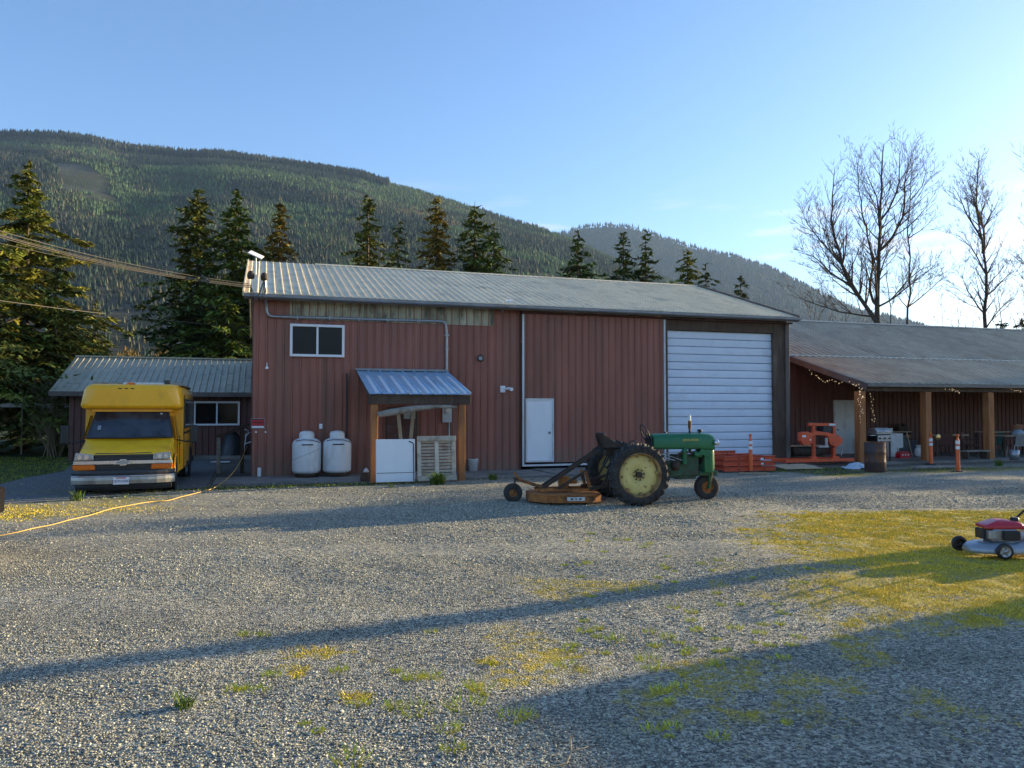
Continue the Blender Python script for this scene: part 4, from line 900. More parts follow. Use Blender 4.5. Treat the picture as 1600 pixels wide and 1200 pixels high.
# cables to the left
cs = thing('power_cable', 'bundle of sagging power cables running from the left to the barn corner', 'cable', (0, 0, 0))
pole_far = Vector((-34, 9, 8.4))
end = bw(*bs(392, 447, -.3)[:1], -.3, bs(392, 447, -.3)[1])
def pxcable(pts, r):
    """sagging strand through two seen points, at the depth of a line from the barn to a pole left of the frame"""
    return pts
for i, (yl, ym, ye) in enumerate([(361, 415, 444), (368, 421, 447), (371, 423, 449), (366, 419, 446), (380, 424, 450)]):
    A = at(0, yl, 16.5); B = at(215, ym, 19.0); C_ = at(393, ye, 21.0)
    pts = []
    for k in range(-8, 25):
        t = k / 24 * 1.0; 
        q = A * (1 - t) * (1 - 2 * t) + B * 4 * t * (1 - t) + C_ * t * (2 * t - 1); pts.append(q)
    MB().tube(pts, (.010, .011, .009, .006, .006)[i], 6).build('strand', cable, cs)
A = at(-120, 452, 15); B = at(170, 491, 19); C_ = at(392, 512, 24.5)
MB().tube([A * (1 - t) * (1 - 2 * t) + B * 4 * t * (1 - t) + C_ * t * (2 * t - 1) for t in [k / 24 for k in range(25)]], .008, 5).build('telephone_cable', cable, None)
tag(bpy.data.objects['telephone_cable'], 'single thin cable sagging below the cable bundle', 'cable')

# ---- small side building
an = thing('side_building', 'low dark red side building with mossy green metal roof', 'building', BO, BA)
ta = 9.2; sa = -6.4; za = 2.55; zra = 4.0
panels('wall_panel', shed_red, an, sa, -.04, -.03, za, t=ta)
m = MB(); m.prism([(ta, -.03), (ta + 7, -.03), (ta + 7, za), (ta + 3.5, zra - .1), (ta, za)], sa - .03, sa, 'YZ'); m.build('gable_wall', shed_red, an)
roof_panels('roof_panel', annex_roofm, an, sa - .55, -.03, ta - .6, za - .06, ta + 3.5, zra, h=.030)
MB().beam(((sa - .58) / 2, ta + 7.6, za - .06), ((sa - .58) / 2, ta + 3.5, zra), 6.9, .03).build('rear_roof', annex_roofm, an)
slab('ridge_cap', annex_roofm, sa - .55, -.03, ta + 3.35, ta + 3.65, zra - .02, zra + .04, an)
slab('fascia_board', fascia, sa - .55, -.03, ta - .66, ta - .61, za - .22, za - .05, an, .005)
slab('soffit', wood_dark, sa - .55, -.03, ta - .60, ta - .01, za - .20, za - .17, an)
w0, z1w = bs(303, 627, ta); w1, _ = bs(375, 627, ta); z0w = bs(303, 665, ta)[1]
window(w0, w1, z0w, z1w, ta - .02, an, fw=.07)
slab('step', concrete, bs(300, 700, ta)[0], -.05, ta - 1.0, ta - .03, -.03, .12, an, .01)
# ramp rail with clutter
rl = thing('handrail', 'weathered sloping wooden handrail against the barn left corner', 'handrail', BO, BA)
def H_(px, py, t): s, z = bs(px, py, t); return (s, t, z)
tr = 1.6
MB().beam(H_(339, 683, tr), H_(398, 660, tr), .10, .09).build('rail', wood_dark, rl, .006)
s, z = bs(342, 683, tr); slab('post', wood_grey, s - .06, s + .05, tr - .05, tr + .05, 0, z, rl, .006)
s, z = bs(379, 668, tr); slab('post', wood_dark, s - .05, s + .05, tr - .05, tr + .05, 0, z, rl, .006)
s, z = bs(352, 704, tr + .8)

# ---- the long shed with its lean-to canopy
sh = thing('long_shed', 'long low brown metal shed with lean-to canopy on wooden posts', 'shed', BO, BA)
ts = 3.0; S0, S1 = 17.56, 52.0; zb3 = 3.97
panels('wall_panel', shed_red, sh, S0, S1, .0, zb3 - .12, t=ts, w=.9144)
roof_panels('roof_panel', roof_dull, sh, S0, S1, ts - .25, zb3 + .02, 8.2, 6.06, h=.05, pitch=.3048)
slab('ridge_cap', galv, S0, S1, 8.05, 8.35, 6.05, 6.11, sh)
MB().beam(((S0 + S1) / 2, 13.4, zb3), ((S0 + S1) / 2, 8.2, 6.05), S1 - S0, .03).build('rear_roof', roof_dull, sh)
slab('rear_wall', shed_red, S0, S1, 13.1, 13.2, 0, zb3, sh)
slab('gable_wall', shed_red, S1 - .03, S1, ts + .02, 13.1, 0, zb3, sh)
slab('roof_flashing', galv, S0, S1, ts - .30, ts - .24, zb3 - .03, zb3 + .03, sh)
SC = 19.75; tcn = -1.2; zc = 2.74
roof_panels('canopy_panel', roof_dull, sh, SC, S1, tcn - .05, zc + .02, ts - .26, zb3 - .04, h=.05, pitch=.3048)
MB().beam((SC - .03, tcn - .06, zc - .10), (SC - .03, ts - .2, zb3 - .12), .05, .22).build('rake_board', fascia, sh, .006)
slab('fascia_board', fascia, SC, S1, tcn - .06, tcn - .01, zc - .12, zc + .0, sh, .005)
m = MB(); m.prism([(tcn - .16, zc + .0), (tcn - .062, zc + .0), (tcn - .062, zc - .1), (tcn - .13, zc - .1)], SC, S1, 'YZ'); m.build('gutter', gutterm, sh)
slab('canopy_beam', wood_dark, SC, S1, tcn + .10, tcn + .24, zc - .26, zc - .06, sh, .008)
for k in range(33): MB().beam((SC + .15 + k * .95, tcn + .25, zc - .06), (SC + .15 + k * .95, ts - .02, zb3 - .17), .05, .14).build('rafter', wood_dark, sh)
for px in (1345, 1448, 1546, 1652, 1755, 1850, 1940):
    r_ = ray(px, 725); k = ((BO + BV * (tcn + .17)).dot(BV)) / r_.dot(BV); p = r_ * k - BO; s = p.dot(BU)
    slab('post', wood_post, s - .13, s + .13, tcn + .04, tcn + .30, .02, zc - .265, sh, .012)
d0, zt4 = bs(1303, 628, ts); d1, _ = bs(1339, 628, ts)
dd = slab('door', white_dirty, d0, d1, ts - .07, ts - .03, .08, zt4, sh, .006)
m = MB()
for a_, b_, c_, e_ in ((d0 - .07, d0, .08, zt4 + .07), (d1, d1 + .07, .08, zt4 + .07), (d0, d1, zt4, zt4 + .07)): m.box(((a_ + b_) / 2, ts - .06, (c_ + e_) / 2), (b_ - a_ - .003, .07, e_ - c_))
m.build('door_frame', white_dirty, dd)
MB().cyl((d0 + .09, ts - .10, 1.05), .03, .05, 'Y', 12).build('door_handle', steel, dd)

# fence far left
fn = thing('board_fence', 'pale rail fence behind the bushes at far left', 'fence', (0, 0, 0))
fa, fb = at(-60, 632, 30), at(118, 633, 33)
for i in range(1): MB().beam(fa + Vector((0, 0, -.02 - .62 * i)), fb + Vector((0, 0, -.02 - .62 * i)), .03, .16).build('rail', wood_grey if i else white, fn)
for k in range(5):
    p = fa.lerp(fb, k / 4); MB().box((p.x, p.y + .07, 1.0), (.05, .05, 2.0)).build('post', wood_grey, fn)
# ------------------------------------------------ yellow bus
VP = G(191, 773.5); bus = thing('shuttle_bus', 'yellow cutaway shuttle bus parked nose out beside the barn', 'bus', (VP.x, VP.y, .012), R(19.5))
# local: x across (right of the picture), y back from the bumper, z up
def sec(y, hw, z0, z1, tw=None, r=.10, n=4, x0=0):
    """rounded cross section at depth y; tw: half width at the top"""
    tw = hw if tw is None else tw; pts = []
    for cx, cz, a0 in ((tw - r, z1 - r, 0), (-(tw - r), z1 - r, 90), (-(hw - r * .5), z0 + r * .5, 180), (hw - r * .5, z0 + r * .5, 270)):
        rr = r if a0 < 180 else r * .5
        for k in range(n + 1):
            a = R(a0 + 90 * k / n); pts.append((x0 + cx + rr * math.cos(a), y, cz + rr * math.sin(a)))
    return pts
m = MB()
m.loft([sec(.17, .90, .42, .855, .86, .05), sec(.22, .95, .40, .885, .90, .07), sec(.55, .98, .36, .98, .92, .09), sec(.98, .99, .34, 1.10, .93, .09), sec(1.16, .99, .34, 1.135, .93, .08)])
m.build('bonnet', yel_hood, bus)
m = MB()
m.loft([sec(1.165, .985, .34, 1.135, .93, .06), sec(1.17, .985, .34, 1.14, .93, .05), sec(1.62, .99, .34, 1.78, .80, .10), sec(1.70, .99, .34, 1.86, .80, .10), sec(2.05, 1.0, .34, 1.88, .84, .10)])
m.build('cab', yel, bus)
# windscreen lies on the sloping front of the cab
m = MB(); ws = [(-.90, 1.175, 1.17), (.90, 1.175, 1.17), (.765, 1.60, 1.785), (-.765, 1.60, 1.785)]; off = Vector((0, -.028, .018))
k = 6; rows = []
for j in range(k + 1):
    t = j / k; a = Vector(ws[0]).lerp(Vector(ws[3]), t); b_ = Vector(ws[1]).lerp(Vector(ws[2]), t); rows.append([tuple(a.lerp(b_, i / 10) + off + Vector((0, .05 * (abs(i / 5 - 1)) ** 2 - .03, 0))) for i in range(11)])
vs = [p for r_ in rows for p in r_]; m.add(vs, [(j * 11 + i, j * 11 + i + 1, (j + 1) * 11 + i + 1, (j + 1) * 11 + i) for j in range(k) for i in range(10)], True); wsc = m.build('windscreen', van_glass, bus)
m = MB(); edge = [rows[0][i] for i in range(11)] + [rows[j][10] for j in range(1, k + 1)] + [rows[k][i] for i in range(9, -1, -1)] + [rows[j][0] for j in range(k - 1, -1, -1)]
m.tube(edge, .018, 6, caps=False); m.build('windscreen_seal', black, wsc)
for sx_ in (-1, 1):
    MB().beam((sx_ * .45 - .30, 1.14, 1.20), (sx_ * .45 + .30, 1.17, 1.235), .018, .014).build('wiper', black, bus)
MB().box((-.18, 1.20, 1.27), (.13, .006, .035), (-.6, 0, 0)).build('sticker', vinyl, wsc)
MB().box((-.66, 1.27, 1.42), (.07, .01, .12), (-.6, 0, 0)).build('sticker', galv, wsc)
MB().box((.62, 1.505, 1.74), (.05, .006, .03), (-.6, 0, 0)).build('sticker', vinyl, wsc)
# raised front cap above the windscreen, then the passenger body
m = MB()
m.loft([sec(1.30, .90, 1.93, 2.30, .78, .12), sec(1.33, 1.02, 1.88, 2.38, .93, .16), sec(1.42, 1.075, 1.85, 2.425, 1.02, .20), sec(1.75, 1.09, 1.84, 2.45, 1.06, .22), sec(2.0, 1.09, 1.84, 2.455, 1.06, .22)])
m.build('roof_cap', yel, bus)
m = MB(); m.loft([sec(1.52, .86, 1.79, 1.90, .86, .03), sec(2.0, .95, 1.79, 1.90, .95, .03)]); m.build('cap_soffit', yel, bus)
m = MB(); m.loft([sec(2.0, 1.085, .34, 2.45, 1.055, .22), sec(6.2, 1.085, .34, 2.47, 1.055, .22)]); body = m.build('passenger_body', yel, bus)
for i, dx in enumerate((-.13, 0, .13)): MB().box((-.12 + dx * 1.0, 1.315, 2.33), (.075, .03, .022)).build('marker_light', tail_red, bus, .004)
m = MB(); m.loft([sec(1.45, .10, 2.42, 2.475, .07, .02, x0=-.05), sec(1.70, .10, 2.42, 2.48, .07, .02, x0=-.05)]); m.build('beacon', amber, bus)
MB().box((.15, 2.6, 2.475), (.9, .9, .05)).build('roof_hatch', white_dirty, bus, .01); MB().cyl((.66, 2.4, 2.51), .07, .12, 'Z', 12).build('roof_vent', bus_dark, bus)
m = MB(); m.loft([sec(2.4, 1.01, 2.44, 2.50, .99, .04), sec(6.15, 1.01, 2.44, 2.51, .99, .04)]); m.build('roof_skin', wood_grey, bus)
for k in range(5):                        # side windows on both sides
    for sx_ in (-1, 1):
        y0 = 2.35 + k * .76; f = MB().box((sx_ * 1.083, y0 + .34, 1.74), (.03, .68, .74)).build('side_window', bus_dark, bus, .01)
        MB().box((sx_ * 1.098, y0 + .34, 1.74), (.012, .58, .64)).build('pane', glass, f)
for sx_ in (-1, 1):
    MB().beam((sx_ * 1.092, 2.02, 1.26), (sx_ * 1.092, 6.18, 1.26), .02, .05).build('side_stripe', bus_dark, bus)
    MB().beam((sx_ * 1.092, 3.2, .42), (sx_ * 1.092, 6.18, .42), .02, .14).build('side_skirt', bus_dark, bus)
    # cab door window and mirror
    m = MB(); x = sx_ * .985; xt = sx_ * .885
    m.add([(x, 1.30, 1.15), (x, 1.92, 1.15), (xt, 1.92, 1.70), (xt, 1.62, 1.70)], [(0, 1, 2, 3)]); m.add([(x + sx_ * .012, 1.30, 1.15), (x + sx_ * .012, 1.92, 1.15), (xt + sx_ * .012, 1.92, 1.70), (xt + sx_ * .012, 1.62, 1.70)], [(0, 1, 2, 3)]); m.build('door_window', van_glass, bus)
    mr = MB(); mr.box((sx_ * 1.36, 1.30, 1.26), (.17, .10, .42)); mir = mr.build('mirror', black, bus, .03)
    MB().box((sx_ * 1.36, 1.356, 1.28), (.13, .006, .34)).build('mirror_glass', chrome, mir)
    MB().tube([(sx_ * .96, 1.42, 1.12), (sx_ * 1.2, 1.34, 1.08), (sx_ * 1.36, 1.30, 1.10)], .018, 6).build('mirror_arm', black, mir)
    # arch lip and wheels
    for yy, r_, in ((.88, .37), (4.6, .37)):
        w_ = MB(); c = (sx_ * .84, yy, r_ - .01)
        w_.lathe([(.22, -.11), (.34, -.115), (.368, -.09), (.372, 0), (.368, .09), (.34, .115), (.22, .11)], 28, 'X', c); wo = emp('wheel', bus)
        w_.build('tyre', rubber, wo)
        q = MB(); q.lathe([(.001, sx_ * .05), (.07, sx_ * .06), (.10, sx_ * .02), (.19, sx_ * .05), (.225, sx_ * .10)], 20, 'X', c); q.build('rim', galv, wo)
        a_ = MB(); pts = [(sx_ * (1.0 if yy < 2 else 1.09), yy + .45 * math.cos(R(t)), r_ + .02 + .43 * math.sin(R(t))) for t in range(-5, 190, 15)]
        a_.tube(pts, .022, 6); a_.build('wheel_arch', yel if yy < 2 else bus_dark, bus)
        d_ = MB(); d_.cyl((sx_ * (.985 if yy < 2 else 1.075), yy, r_ + .02), .42, .04, 'X', 28); d_.build('wheel_well', black, bus)
m = MB(); m.add([(1.088, 2.02, .95), (1.093, 2.02, .95), (1.093, 2.03, 1.8), (1.088, 2.03, 1.8)], [(0, 1, 2, 3)])
MB().tube([(1.095 * math.cos(R(a)) * (1 if abs(math.cos(R(a))) < .7 else 1), 2.0, 1.4 + 1.0 * math.sin(R(a))) for a in range(0, 1)] + [(1.092, 2.0, 2.2), (1.092, 2.0, .4)], .008, 4).build('body_seam', bus_dark, bus)
for sx_ in (-1, 1):
    MB().tube([(sx_ * .997, 1.22, .55), (sx_ * .997, 1.22, 1.10)], .007, 4).build('door_seam', bus_dark, bus); MB().tube([(sx_ * 1.0, 1.95, .50), (sx_ * 1.0, 1.95, 1.2)], .007, 4).build('door_seam', bus_dark, bus)
    MB().tube([(sx_ * .80, .24, .885), (sx_ * .84, .60, .978), (sx_ * .86, 1.14, 1.118)], .006, 4).build('bonnet_seam', bus_dark, bus)
    MB().box((sx_ * 1.012, 1.80, 1.02), (.03, .13, .035)).build('door_handle', black, bus, .008)
# front: grille, chrome bar, emblem, lamps, bumper, plate
MB().box((0, .16, .66), (1.16, .06, .39)).build('grille', black, bus, .02)
for i in range(7): MB().box((0, .128, .485 + i * .058 + (.055 if i > 2 else 0)), (1.10, .012, .018)).build('grille_bar', bus_dark, bus)
m = MB(); m.loft([sec(.09, .97, .655, .725, .96, .02), sec(.16, .99, .645, .735, .98, .02)]); m.build('chrome_bar', chrome, bus)
em = MB(); bow = [(-.145, -.032), (-.115, .032), (-.052, .032), (-.042, .052), (.052, .052), (.042, .032), (.145, .032), (.115, -.032), (.052, -.032), (.042, -.052), (-.052, -.052), (-.042, -.032)]
em.prism([(x * 1.3, .69 + z * 1.3) for x, z in bow], .052, .088); ebd = em.build('emblem', chrome, bus, .003)
MB().prism([(x * 1.0, .69 + z * .9) for x, z in bow], .046, .0525).build('emblem_face', galv, ebd)
for sx_ in (-1, 1):
    hl = MB(); hl.prism([(sx_ * .58, .745), (sx_ * .955, .745), (sx_ * .93, .905), (sx_ * .60, .865)], .10, .22); h = hl.build('headlight', lampglass, bus, .012)
    MB().cyl((sx_ * .72, .097, .81), .05, .012, 'Y', 16).build('bulb_reflector', chrome, h)
    MB().cyl((sx_ * .85, .097, .81), .045, .012, 'Y', 16).build('bulb_reflector', chrome, h)
    MB().prism([(sx_ * .55, .525), (sx_ * .975, .545), (sx_ * .985, .645), (sx_ * .555, .64)], .09, .22).build('turn_signal', amber, bus, .012)
def bumper(z0, z1, yf, nm, mt, hw=1.0):
    a = []; 
    for i in range(13):
        x = -hw + 2 * hw * i / 12; y = yf + .20 * abs(x / hw) ** 4; a.append([(x, y, z0), (x, y - .02, (z0 + z1) / 2), (x, y, z1), (x, y + .16, z1 + .0), (x, y + .16, z0)])
    m = MB(); m.loft(a, caps=True, smooth=False); return m.build(nm, mt, bus)
bumper(.405, .52, .02, 'bumper_pad', bus_dark, 1.02); bumper(.235, .40, -.02, 'bumper', bumper_m, 1.02); bumper(.10, .232, .08, 'air_dam', black, .95)
bumper(.385, .412, -.03, 'bumper_edge', chrome, 1.02)
lp = MB().box((-.02, -.055, .30), (.31, .012, .155)).build('licence_plate', vinyl, bus, .004)
MB().box((-.02, -.0625, .362), (.20, .003, .02)).build('plate_print', signred, lp)
blue = M('plate_blue', (.03, .06, .22), None, rough=.5)
lettering('plate_lettering', 'CEW5083', .082, blue, lp, (-.02, -.063, .29), (math.pi / 2, 0, 0))
MB().box((0, 3.4, .30), (1.5, 5.4, .16)).build('chassis', black, bus)

# ------------------------------------------------ car at the left edge
cp_ = G(-76, 884); car = thing('parked_car', 'rear corner of a beige car cut off by left frame edge', 'car', (cp_.x, cp_.y, 0), R(8))
m = MB()
def csec(x, w0, zt_, zb_, r=.12):
    return [(x, y, z) for _, y, z in [(0, a[0], a[2]) for a in sec(0, w0, zb_, zt_, w0 * .86, r)]]
m.loft([csec(.14, .72, .86, .38), csec(.10, .82, .95, .30), csec(-.2, .86, 1.0, .26), csec(-1.1, .88, 1.02, .26), csec(-3.2, .88, .95, .26), csec(-4.3, .80, .72, .30)]); m.build('body', beige, car)
m = MB(); m.loft([csec(-.55, .66, 1.05, .95, .04), csec(-1.0, .66, 1.40, .95), csec(-2.2, .66, 1.42, .95), csec(-3.0, .66, 1.02, .95, .04)]); m.build('cabin', glass, car)
for y in (-.72, .72): MB().prism([(y - .13, .52), (y + .13, .52), (y + .15, .84), (y - .10, .88)], .06, .17, 'YZ').build('tail_light', tail_red, car, .02)
for x in (-.85, -3.5):
    for y in (-.78, .78):
        wo = emp('wheel', car); MB().lathe([(.2, -.1), (.31, -.1), (.325, 0), (.31, .1), (.2, .1)], 24, 'Y', (x, y, .31)).build('tyre', rubber, wo); MB().cyl((x, y, .31), .2, .16, 'Y', 20).build('rim', galv, wo)

# ------------------------------------------------ tractor
TH = R(11); near = G(997, 790.5); nrm = Vector((-math.sin(TH), math.cos(TH), 0)); tp = near + nrm * .70
tr_ = thing('tractor', 'old green row crop tractor with rusty yellow rear wheels', 'tractor', (tp.x, tp.y, 0), TH)
def big_wheel(y, sgn):
    wo = emp('rear_wheel', tr_); c = (0, y, .60)
    m = MB(); m.lathe([(.40, -.12), (.43, -.14), (.53, -.15), (.565, -.13), (.575, 0), (.565, .13), (.53, .15), (.43, .14), (.40, .12)], 48, 'Y', c); m.build('tyre', rubber, wo)
    m = MB()
    for k in range(24):
        for s_ in (-1, 1):
            a = 2 * math.pi * (k + .5 * (s_ > 0)) / 24; a2 = a + .16
            p0_ = (c[0] + .585 * math.cos(a), y + s_ * .01, c[2] + .585 * math.sin(a)); p1_ = (c[0] + .572 * math.cos(a2), y + s_ * .155, c[2] + .572 * math.sin(a2))
            m.beam(p0_, p1_, .042, .05, up=(math.cos(a), 0, math.sin(a)))
            a3 = a2 + .03; m.beam(p1_, (c[0] + .50 * math.cos(a3), y + s_ * .165, c[2] + .50 * math.sin(a3)), .042, .03, up=(0, 1, 0))
    o = m.build('tyre_lugs', rubber, wo); o['kind'] = 'stuff'
    s_ = sgn
    m = MB(); m.lathe([(.425, s_ * .15), (.415, s_ * .155), (.385, s_ * .10), (.375, s_ * -.05)], 40, 'Y', c); m.build('rim', j_yelr, wo)
    m = MB(); m.lathe([(.378, s_ * .03), (.35, s_ * .045), (.25, s_ * .06), (.13, s_ * .05), (.10, s_ * .02), (.001, s_ * .02)], 40, 'Y', c); m.build('wheel_disc', j_yel, wo)
    m = MB(); m.cyl((c[0], y + s_ * .05, c[2]), .06, .10, 'Y', 16); m.build('hub', rust_dark, wo)
    for k in range(8):
        a = 2 * math.pi * k / 8 + .2; m2 = MB().cyl((c[0] + .10 * math.cos(a), y + s_ * .062, c[2] + .10 * math.sin(a)), .014, .03, 'Y', 6); m2.build('bolt', rust_dark, wo)
    for k in range(8):
        a = 2 * math.pi * k / 8 + .1; MB().box((c[0] + .36 * math.cos(a), y + s_ * .07, c[2] + .36 * math.sin(a)), (.05, .05, .05)).build('rim_clamp', j_yelr, wo)
big_wheel(-.70, -1); big_wheel(.70, 1)
m = MB(); m.cyl((0, 0, .60), .08, 1.30, 'Y', 14); m.box((0, 0, .60), (.42, .46, .44)); m.box((.35, 0, .62), (.5, .34, .36)); m.cyl((0, .34, .6), .17, .2, 'Y', 20); m.cyl((0, -.34, .6), .17, .2, 'Y', 20); m.box((-.12, 0, .86), (.34, .34, .14)); m.build('rear_axle', rust_dark, tr_, .015)
# chassis, engine
m = MB(); m.box((.78, 0, .64), (.50, .30, .34)); m.box((.62, 0, .86), (.30, .26, .2)); m.build('clutch_housing', j_green_dk, tr_, .02)
m = MB(); m.box((1.25, 0, .72), (.52, .30, .44)); m.box((1.25, 0, .50), (.44, .22, .12)); m.box((1.72, 0, .55), (.42, .30, .10)); m.build('engine_block', j_green_dk, tr_, .02)
m = MB(); m.cyl((1.18, -.20, .86), .055, .22, 'Z', 14); m.lathe([(.001, .12), (.05, .10), (.055, .0), (.02, -.04)], 14, 'Z', (1.18, -.20, .97)); m.build('oil_filter', j_green, tr_)
m = MB(); m.cyl((1.46, -.19, .94), .065, .16, 'X', 14); m.build('generator', j_green, tr_)
m = MB(); m.lathe([(.001, .09), (.08, .07), (.09, -.02), (.05, -.09), (.001, -.09)], 16, 'Z', (.98, -.20, .72)); m.tube([(.98, -.2, .8), (1.05, -.2, .95), (1.15, -.14, 1.0)], .022, 8); m.build('carburettor', rust_dark, tr_)
m = MB()
for i in range(4): m.tube([(1.08 + i * .12, -.15, .90), (1.10 + i * .12, -.20, .97), (1.25, -.22, 1.0)], .018, 6)
m.tube([(1.30, -.18, 1.02), (1.34, -.10, 1.08), (1.36, 0, 1.10)], .03, 8); m.build('manifold', rust_dark, tr_)
m = MB(); m.tube([(.55, -.18, .92), (.8, -.21, .98), (1.1, -.19, .99), (1.5, -.17, 1.0)], .012, 5); m.tube([(.5, -.19, 1.0), (.9, -.22, .90), (1.2, -.21, .80)], .01, 5); m.tube([(.3, -.2, .95), (.75, -.24, .88), (.95, -.24, .83)], .014, 5); m.build('control_rod', galv, tr_)
m = MB(); m.cyl((1.72, 0, .88), .03, .3, 'X', 8); m.build('fan_shaft', rust_dark, tr_)
MB().cyl((1.60, 0, .90), .17, .02, 'X', 18).build('fan', rust_dark, tr_)
# hood
def hood_sec(x, hw, z0, z1, r): return [(x, a[0], a[2]) for a in sec(0, hw, z0, z1, hw * .93, r)]
m = MB(); m.loft([hood_sec(.52, .24, 1.06, 1.345, .10), hood_sec(.60, .25, 1.055, 1.36, .11), hood_sec(1.50, .25, 1.045, 1.37, .11), hood_sec(1.72, .25, 1.03, 1.365, .11), hood_sec(1.82, .235, 1.02, 1.33, .11)]); m.build('bonnet', j_green, tr_)
m = MB(); m.loft([hood_sec(1.60, .235, .58, 1.06, .04), hood_sec(1.74, .235, .56, 1.06, .05), hood_sec(1.81, .21, .60, 1.06, .06), hood_sec(1.84, .17, .64, 1.04, .06)]); m.build('radiator_shell', j_green, tr_)
for i in range(9): MB().box((1.845, 0, .66 + i * .042), (.012, .28, .014)).build('grille_bar', j_green_dk, tr_)
MB().beam((1.50, -.24, 1.03), (1.72, -.235, .90), .03, .10).build('side_panel', j_green, tr_)
ltr = lettering('lettering', 'JOHN DEERE', .06, M('decal_yellow', (.75, .62, .12), None, rough=.5), tr_, (1.30, -.2445, 1.235), (math.pi / 2, 0, 0), .001)
m = MB(); m.tube([(1.38, 0, 1.36), (1.38, 0, 1.70)], [.022, .022], 10); m.build('exhaust_stack', rust_dark, tr_); MB().tube([(1.38, 0, 1.46), (1.38, 0, 1.62)], .034, 12).build('muffler', rust, tr_); MB().tube([(1.38, 0, 1.62), (1.38, 0, 1.735)], .027, 10).build('white_stack_tip', white_dirty, tr_)
m = MB(); m.lathe([(.001, .05), (.05, .035), (.05, 0), (.02, -.01), (.02, -.05)], 14, 'Z', (1.60, 0, 1.40)); m.build('air_intake_cap', black, tr_)
m = MB(); m.lathe([(.001, .03), (.035, .02), (.035, 0)], 10, 'Z', (.85, 0, 1.375)); m.build('fuel_cap', black, tr_)
for y in (-.2, .2): m = MB(); m.lathe([(.001, -.05), (.05, -.03), (.065, .03), (.001, .04)], 16, 'X', (1.84, y * 1.35, 1.18)); m.build('headlight', chrome, tr_)
# steering wheel, shaft, seat, levers
m = MB(); sw_c = Vector((.42, 0, 1.36)); ring = []
for k in range(25):
    a = 2 * math.pi * k / 24; v = Vector((0, .20 * math.cos(a), .20 * math.sin(a))); v.rotate(Euler((0, R(-22), 0))); ring.append(sw_c + v)
m.tube(ring, .012, 7, caps=False)
for k in (2, 10, 18): m.tube([sw_c, ring[k]], .008, 5)
m.build('steering_wheel', black, tr_); MB().tube([sw_c, (.62, 0, 1.22)], .016, 8).build('steering_shaft', rust_dark, tr_)
MB().box((.50, 0, 1.18), (.05, .34, .22)).build('dash', black, tr_, .02)
m = MB(); m.prism([(-.42, 1.09), (-.10, 1.07), (-.08, 1.12), (-.36, 1.15), (-.52, 1.40), (-.56, 1.385), (-.44, 1.10)], -.22, .22); m.build('seat', black, tr_, .02)
m = MB(); m.prism([(-.50, 1.10), (-.08, 1.10), (-.06, 1.14), (-.30, 1.20), (-.54, 1.37), (-.57, 1.35)], -.235, -.222); m.prism([(-.50, 1.10), (-.08, 1.10), (-.06, 1.14), (-.30, 1.20), (-.54, 1.37), (-.57, 1.35)], .222, .235); m.build('seat_side', rust_dark, tr_)
MB().tube([(-.25, 0, .92), (-.28, 0, 1.08)], .04, 8).build('seat_post', rust_dark, tr_)
m = MB(); m.tube(rounded([(-.02, -.3, .95), (-.04, -.3, 1.22), (.10, -.3, 1.24), (.12, -.3, 1.05)], .08), .012, 6); m.build('hand_rail', black, tr_)
MB().tube([(.2, .15, .9), (.26, .15, 1.22)], .010, 6).build('gear_lever', steel, tr_)
m = MB(); m.lathe([(.001, -.05), (.055, -.03), (.06, .02), (.001, .03)], 14, 'X', (-.20, -.33, 1.02)); m.build('work_lamp', chrome, tr_)
# front pedestal and front wheels
m = MB(); m.beam((1.74, 0, .62), (1.74, 0, .52), .12, .14); m.beam((1.74, -.12, .54), (1.74, -.12, .24), .03, .08); m.beam((1.74, .12, .54), (1.74, .12, .24), .03, .08); m.box((1.74, 0, .545), (.12, .27, .04)); m.cyl((1.74, 0, .262), .03, .27, 'Y', 10); m.build('front_pedestal', j_green, tr_, .01)
MB().beam((1.80, -.16, .60), (1.76, -.15, .34), .03, .035).build('front_bracket', j_yelr, tr_)
for y in (-.001,):
    wo = emp('front_wheel', tr_); c = (1.74, y, .262); s_ = 1 if y > 0 else -1
    MB().lathe([(.13, -.06), (.20, -.075), (.25, -.06), (.262, 0), (.25, .06), (.20, .075), (.13, .06)], 32, 'Y', c).build('tyre', rubber, wo)
    MB().lathe([(.135, s_ * .06), (.12, s_ * .03), (.05, s_ * .02), (.04, s_ * .06), (.001, s_ * .065)], 24, 'Y', c).build('rim', rust, wo)
# three point hitch and drawbar
for y in (-.28, .28): MB().beam((-.15, y, .42), (-.85, y * 1.07, .30), .05, .06).build('lower_link', rust_dark, tr_)
for y in (-.24, .24): m = MB(); m.beam((-.25, y, .92), (-.58, y * 1.2, .36), .035, .035); m.beam((-.05, y, .92), (-.30, y, .93), .06, .05); m.build('lift_arm', rust_dark, tr_)
m = MB(); m.tube([(-.1, .1, .85), (-.3, .15, 1.0), (-.45, .1, .75), (-.3, 0, .6)], .018, 7); m.tube([(-.1, -.1, .8), (-.35, -.12, .95), (-.5, -.05, .7)], .016, 7); m.build('hydraulic_hose', black, tr_)
m = MB(); m.box((-.20, .05, .98), (.46, .20, .12)); m.cyl((-.1, -.1, 1.0), .09, .35, 'X', 12); m.build('rock_shaft_case', rust_dark, tr_, .02)

